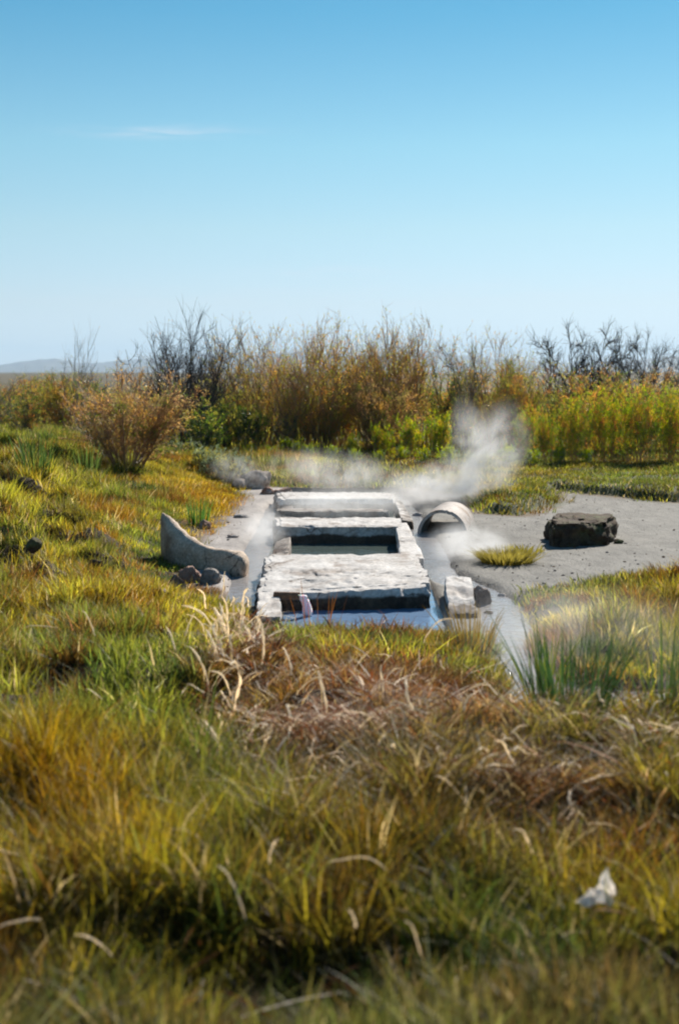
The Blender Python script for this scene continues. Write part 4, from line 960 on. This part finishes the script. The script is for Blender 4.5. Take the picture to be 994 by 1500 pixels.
# ------------------------------------------------------------------ steam
def steam(px, py, dist, wx_, wy_, wz_, dens, label, seed, tilt=0.0, scale=3.0, thr=0.46, soft=0.16, streak=(1, 1, 1)):
    m_, t = new_mat('steam'); N = t.nodes.new; L = t.links.new
    o = N('ShaderNodeOutputMaterial'); v = N('ShaderNodeVolumePrincipled'); L(v.outputs[0], o.inputs['Volume'])
    v.inputs['Color'].default_value = (0.97, 0.97, 0.98, 1); v.inputs['Anisotropy'].default_value = 0.35
    tcn = N('ShaderNodeTexCoord'); ln = N('ShaderNodeVectorMath'); ln.operation = 'LENGTH'; L(tcn.outputs['Object'], ln.inputs[0])
    mp = N('ShaderNodeMapping'); mp.inputs['Scale'].default_value = (wx_*scale*streak[0], wy_*scale*streak[1], wz_*scale*streak[2]); mp.inputs['Location'].default_value = (seed*3.7, seed*1.3, seed)
    L(tcn.outputs['Object'], mp.inputs[0])
    n = N('ShaderNodeTexNoise'); n.inputs['Scale'].default_value = 1.0; n.inputs['Detail'].default_value = 5; n.inputs['Distortion'].default_value = 0.9; n.inputs['Roughness'].default_value = 0.6
    L(mp.outputs[0], n.inputs['Vector'])
    fo_ = N('ShaderNodeMapRange'); fo_.interpolation_type = 'SMOOTHERSTEP'; L(ln.outputs['Value'], fo_.inputs[0]); fo_.inputs[1].default_value = 0.12; fo_.inputs[2].default_value = 0.98; fo_.inputs[3].default_value = 1.0; fo_.inputs[4].default_value = 0.0
    nr = N('ShaderNodeMapRange'); nr.interpolation_type = 'SMOOTHSTEP'; L(n.outputs[0], nr.inputs[0]); nr.inputs[1].default_value = thr-0.08; nr.inputs[2].default_value = thr+soft; nr.inputs[3].default_value = 0.04; nr.inputs[4].default_value = dens
    mr = N('ShaderNodeMath'); mr.operation = 'MULTIPLY'; L(fo_.outputs[0], mr.inputs[0]); L(nr.outputs[0], mr.inputs[1])
    L(mr.outputs[0], v.inputs['Density'])
    bm = bmesh.new(); bmesh.ops.create_icosphere(bm, subdivisions=3, radius=1.0); me = bpy.data.meshes.new('steam'); bm.to_mesh(me); bm.free()
    ob = link('steam', me, m_); ob.location = D(px, py, dist); ob.scale = (wx_, wy_, wz_); ob.rotation_euler = (0, tilt, 0)
    return tag(ob, label, 'steam', kind='stuff')
steam(708, 672, 18.0, 0.62, 0.5, 1.0, 3.4, 'thick white steam plume blowing up behind the big pipe', 1, 0.55, 3.0, 0.43, 0.26, (1.15, 1, 0.8))
steam(690, 632, 18.0, 0.36, 0.3, 0.62, 1.8, 'thin tongue of steam rising above the plume', 11, -0.25, 3.6, 0.43, 0.26, (1.3, 1, 0.7))
steam(645, 715, 17.4, 1.2, 0.8, 0.44, 2.5, 'steam drifting into the foot of the plume', 2, -0.2, 4.0, 0.45, 0.16)
steam(490, 692, 18.9, 1.3, 0.5, 0.40, 1.8, 'steam rising behind the far pool wall', 3, 0.1, 4.6, 0.46, 0.16, (1, 1, 0.55))
steam(350, 688, 18.8, 0.55, 0.3, 0.30, 1.5, 'grey wisp of steam behind the boulder', 4, 0.2, 5.0, 0.47)
steam(500, 738, 15.6, 1.15, 1.2, 0.22, 1.1, 'low steam skimming the far pool', 5, 0.0, 4.4, 0.43)
steam(690, 808, 12.3, 0.50, 0.6, 0.34, 3.2, 'steam curling over the right channel below the pipe', 6, 0.2, 5.0, 0.44, 0.16)
steam(388, 775, 13.5, 0.34, 1.3, 0.20, 1.6, 'thin steam along the left channel', 7, 0.1, 5.0)
steam(885, 955, 8.0, 1.15, 1.3, 0.46, 0.75, 'pale steam veil over the stream at right', 8, 0.15, 3.4, 0.36, 0.34)

# ------------------------------------------------------------------ haze
def haze():
    bm = bmesh.new(); bmesh.ops.create_cube(bm, size=1.0); me = bpy.data.meshes.new('haze'); bm.to_mesh(me); bm.free()
    m_, t = new_mat('haze'); o = t.nodes.new('ShaderNodeOutputMaterial'); v = t.nodes.new('ShaderNodeVolumePrincipled')
    v.inputs['Color'].default_value = (0.55, 0.78, 1.0, 1); v.inputs['Density'].default_value = 7e-5; v.inputs['Anisotropy'].default_value = 0.1
    t.links.new(v.outputs[0], o.inputs['Volume'])
    ob = link('haze', me, m_); ob.scale = (30400, 30400, 262); ob.location = (0, 0, 129.2)
    return tag(ob, 'thin desert haze between the shrubs and the mountains', 'haze', kind='stuff')
haze()
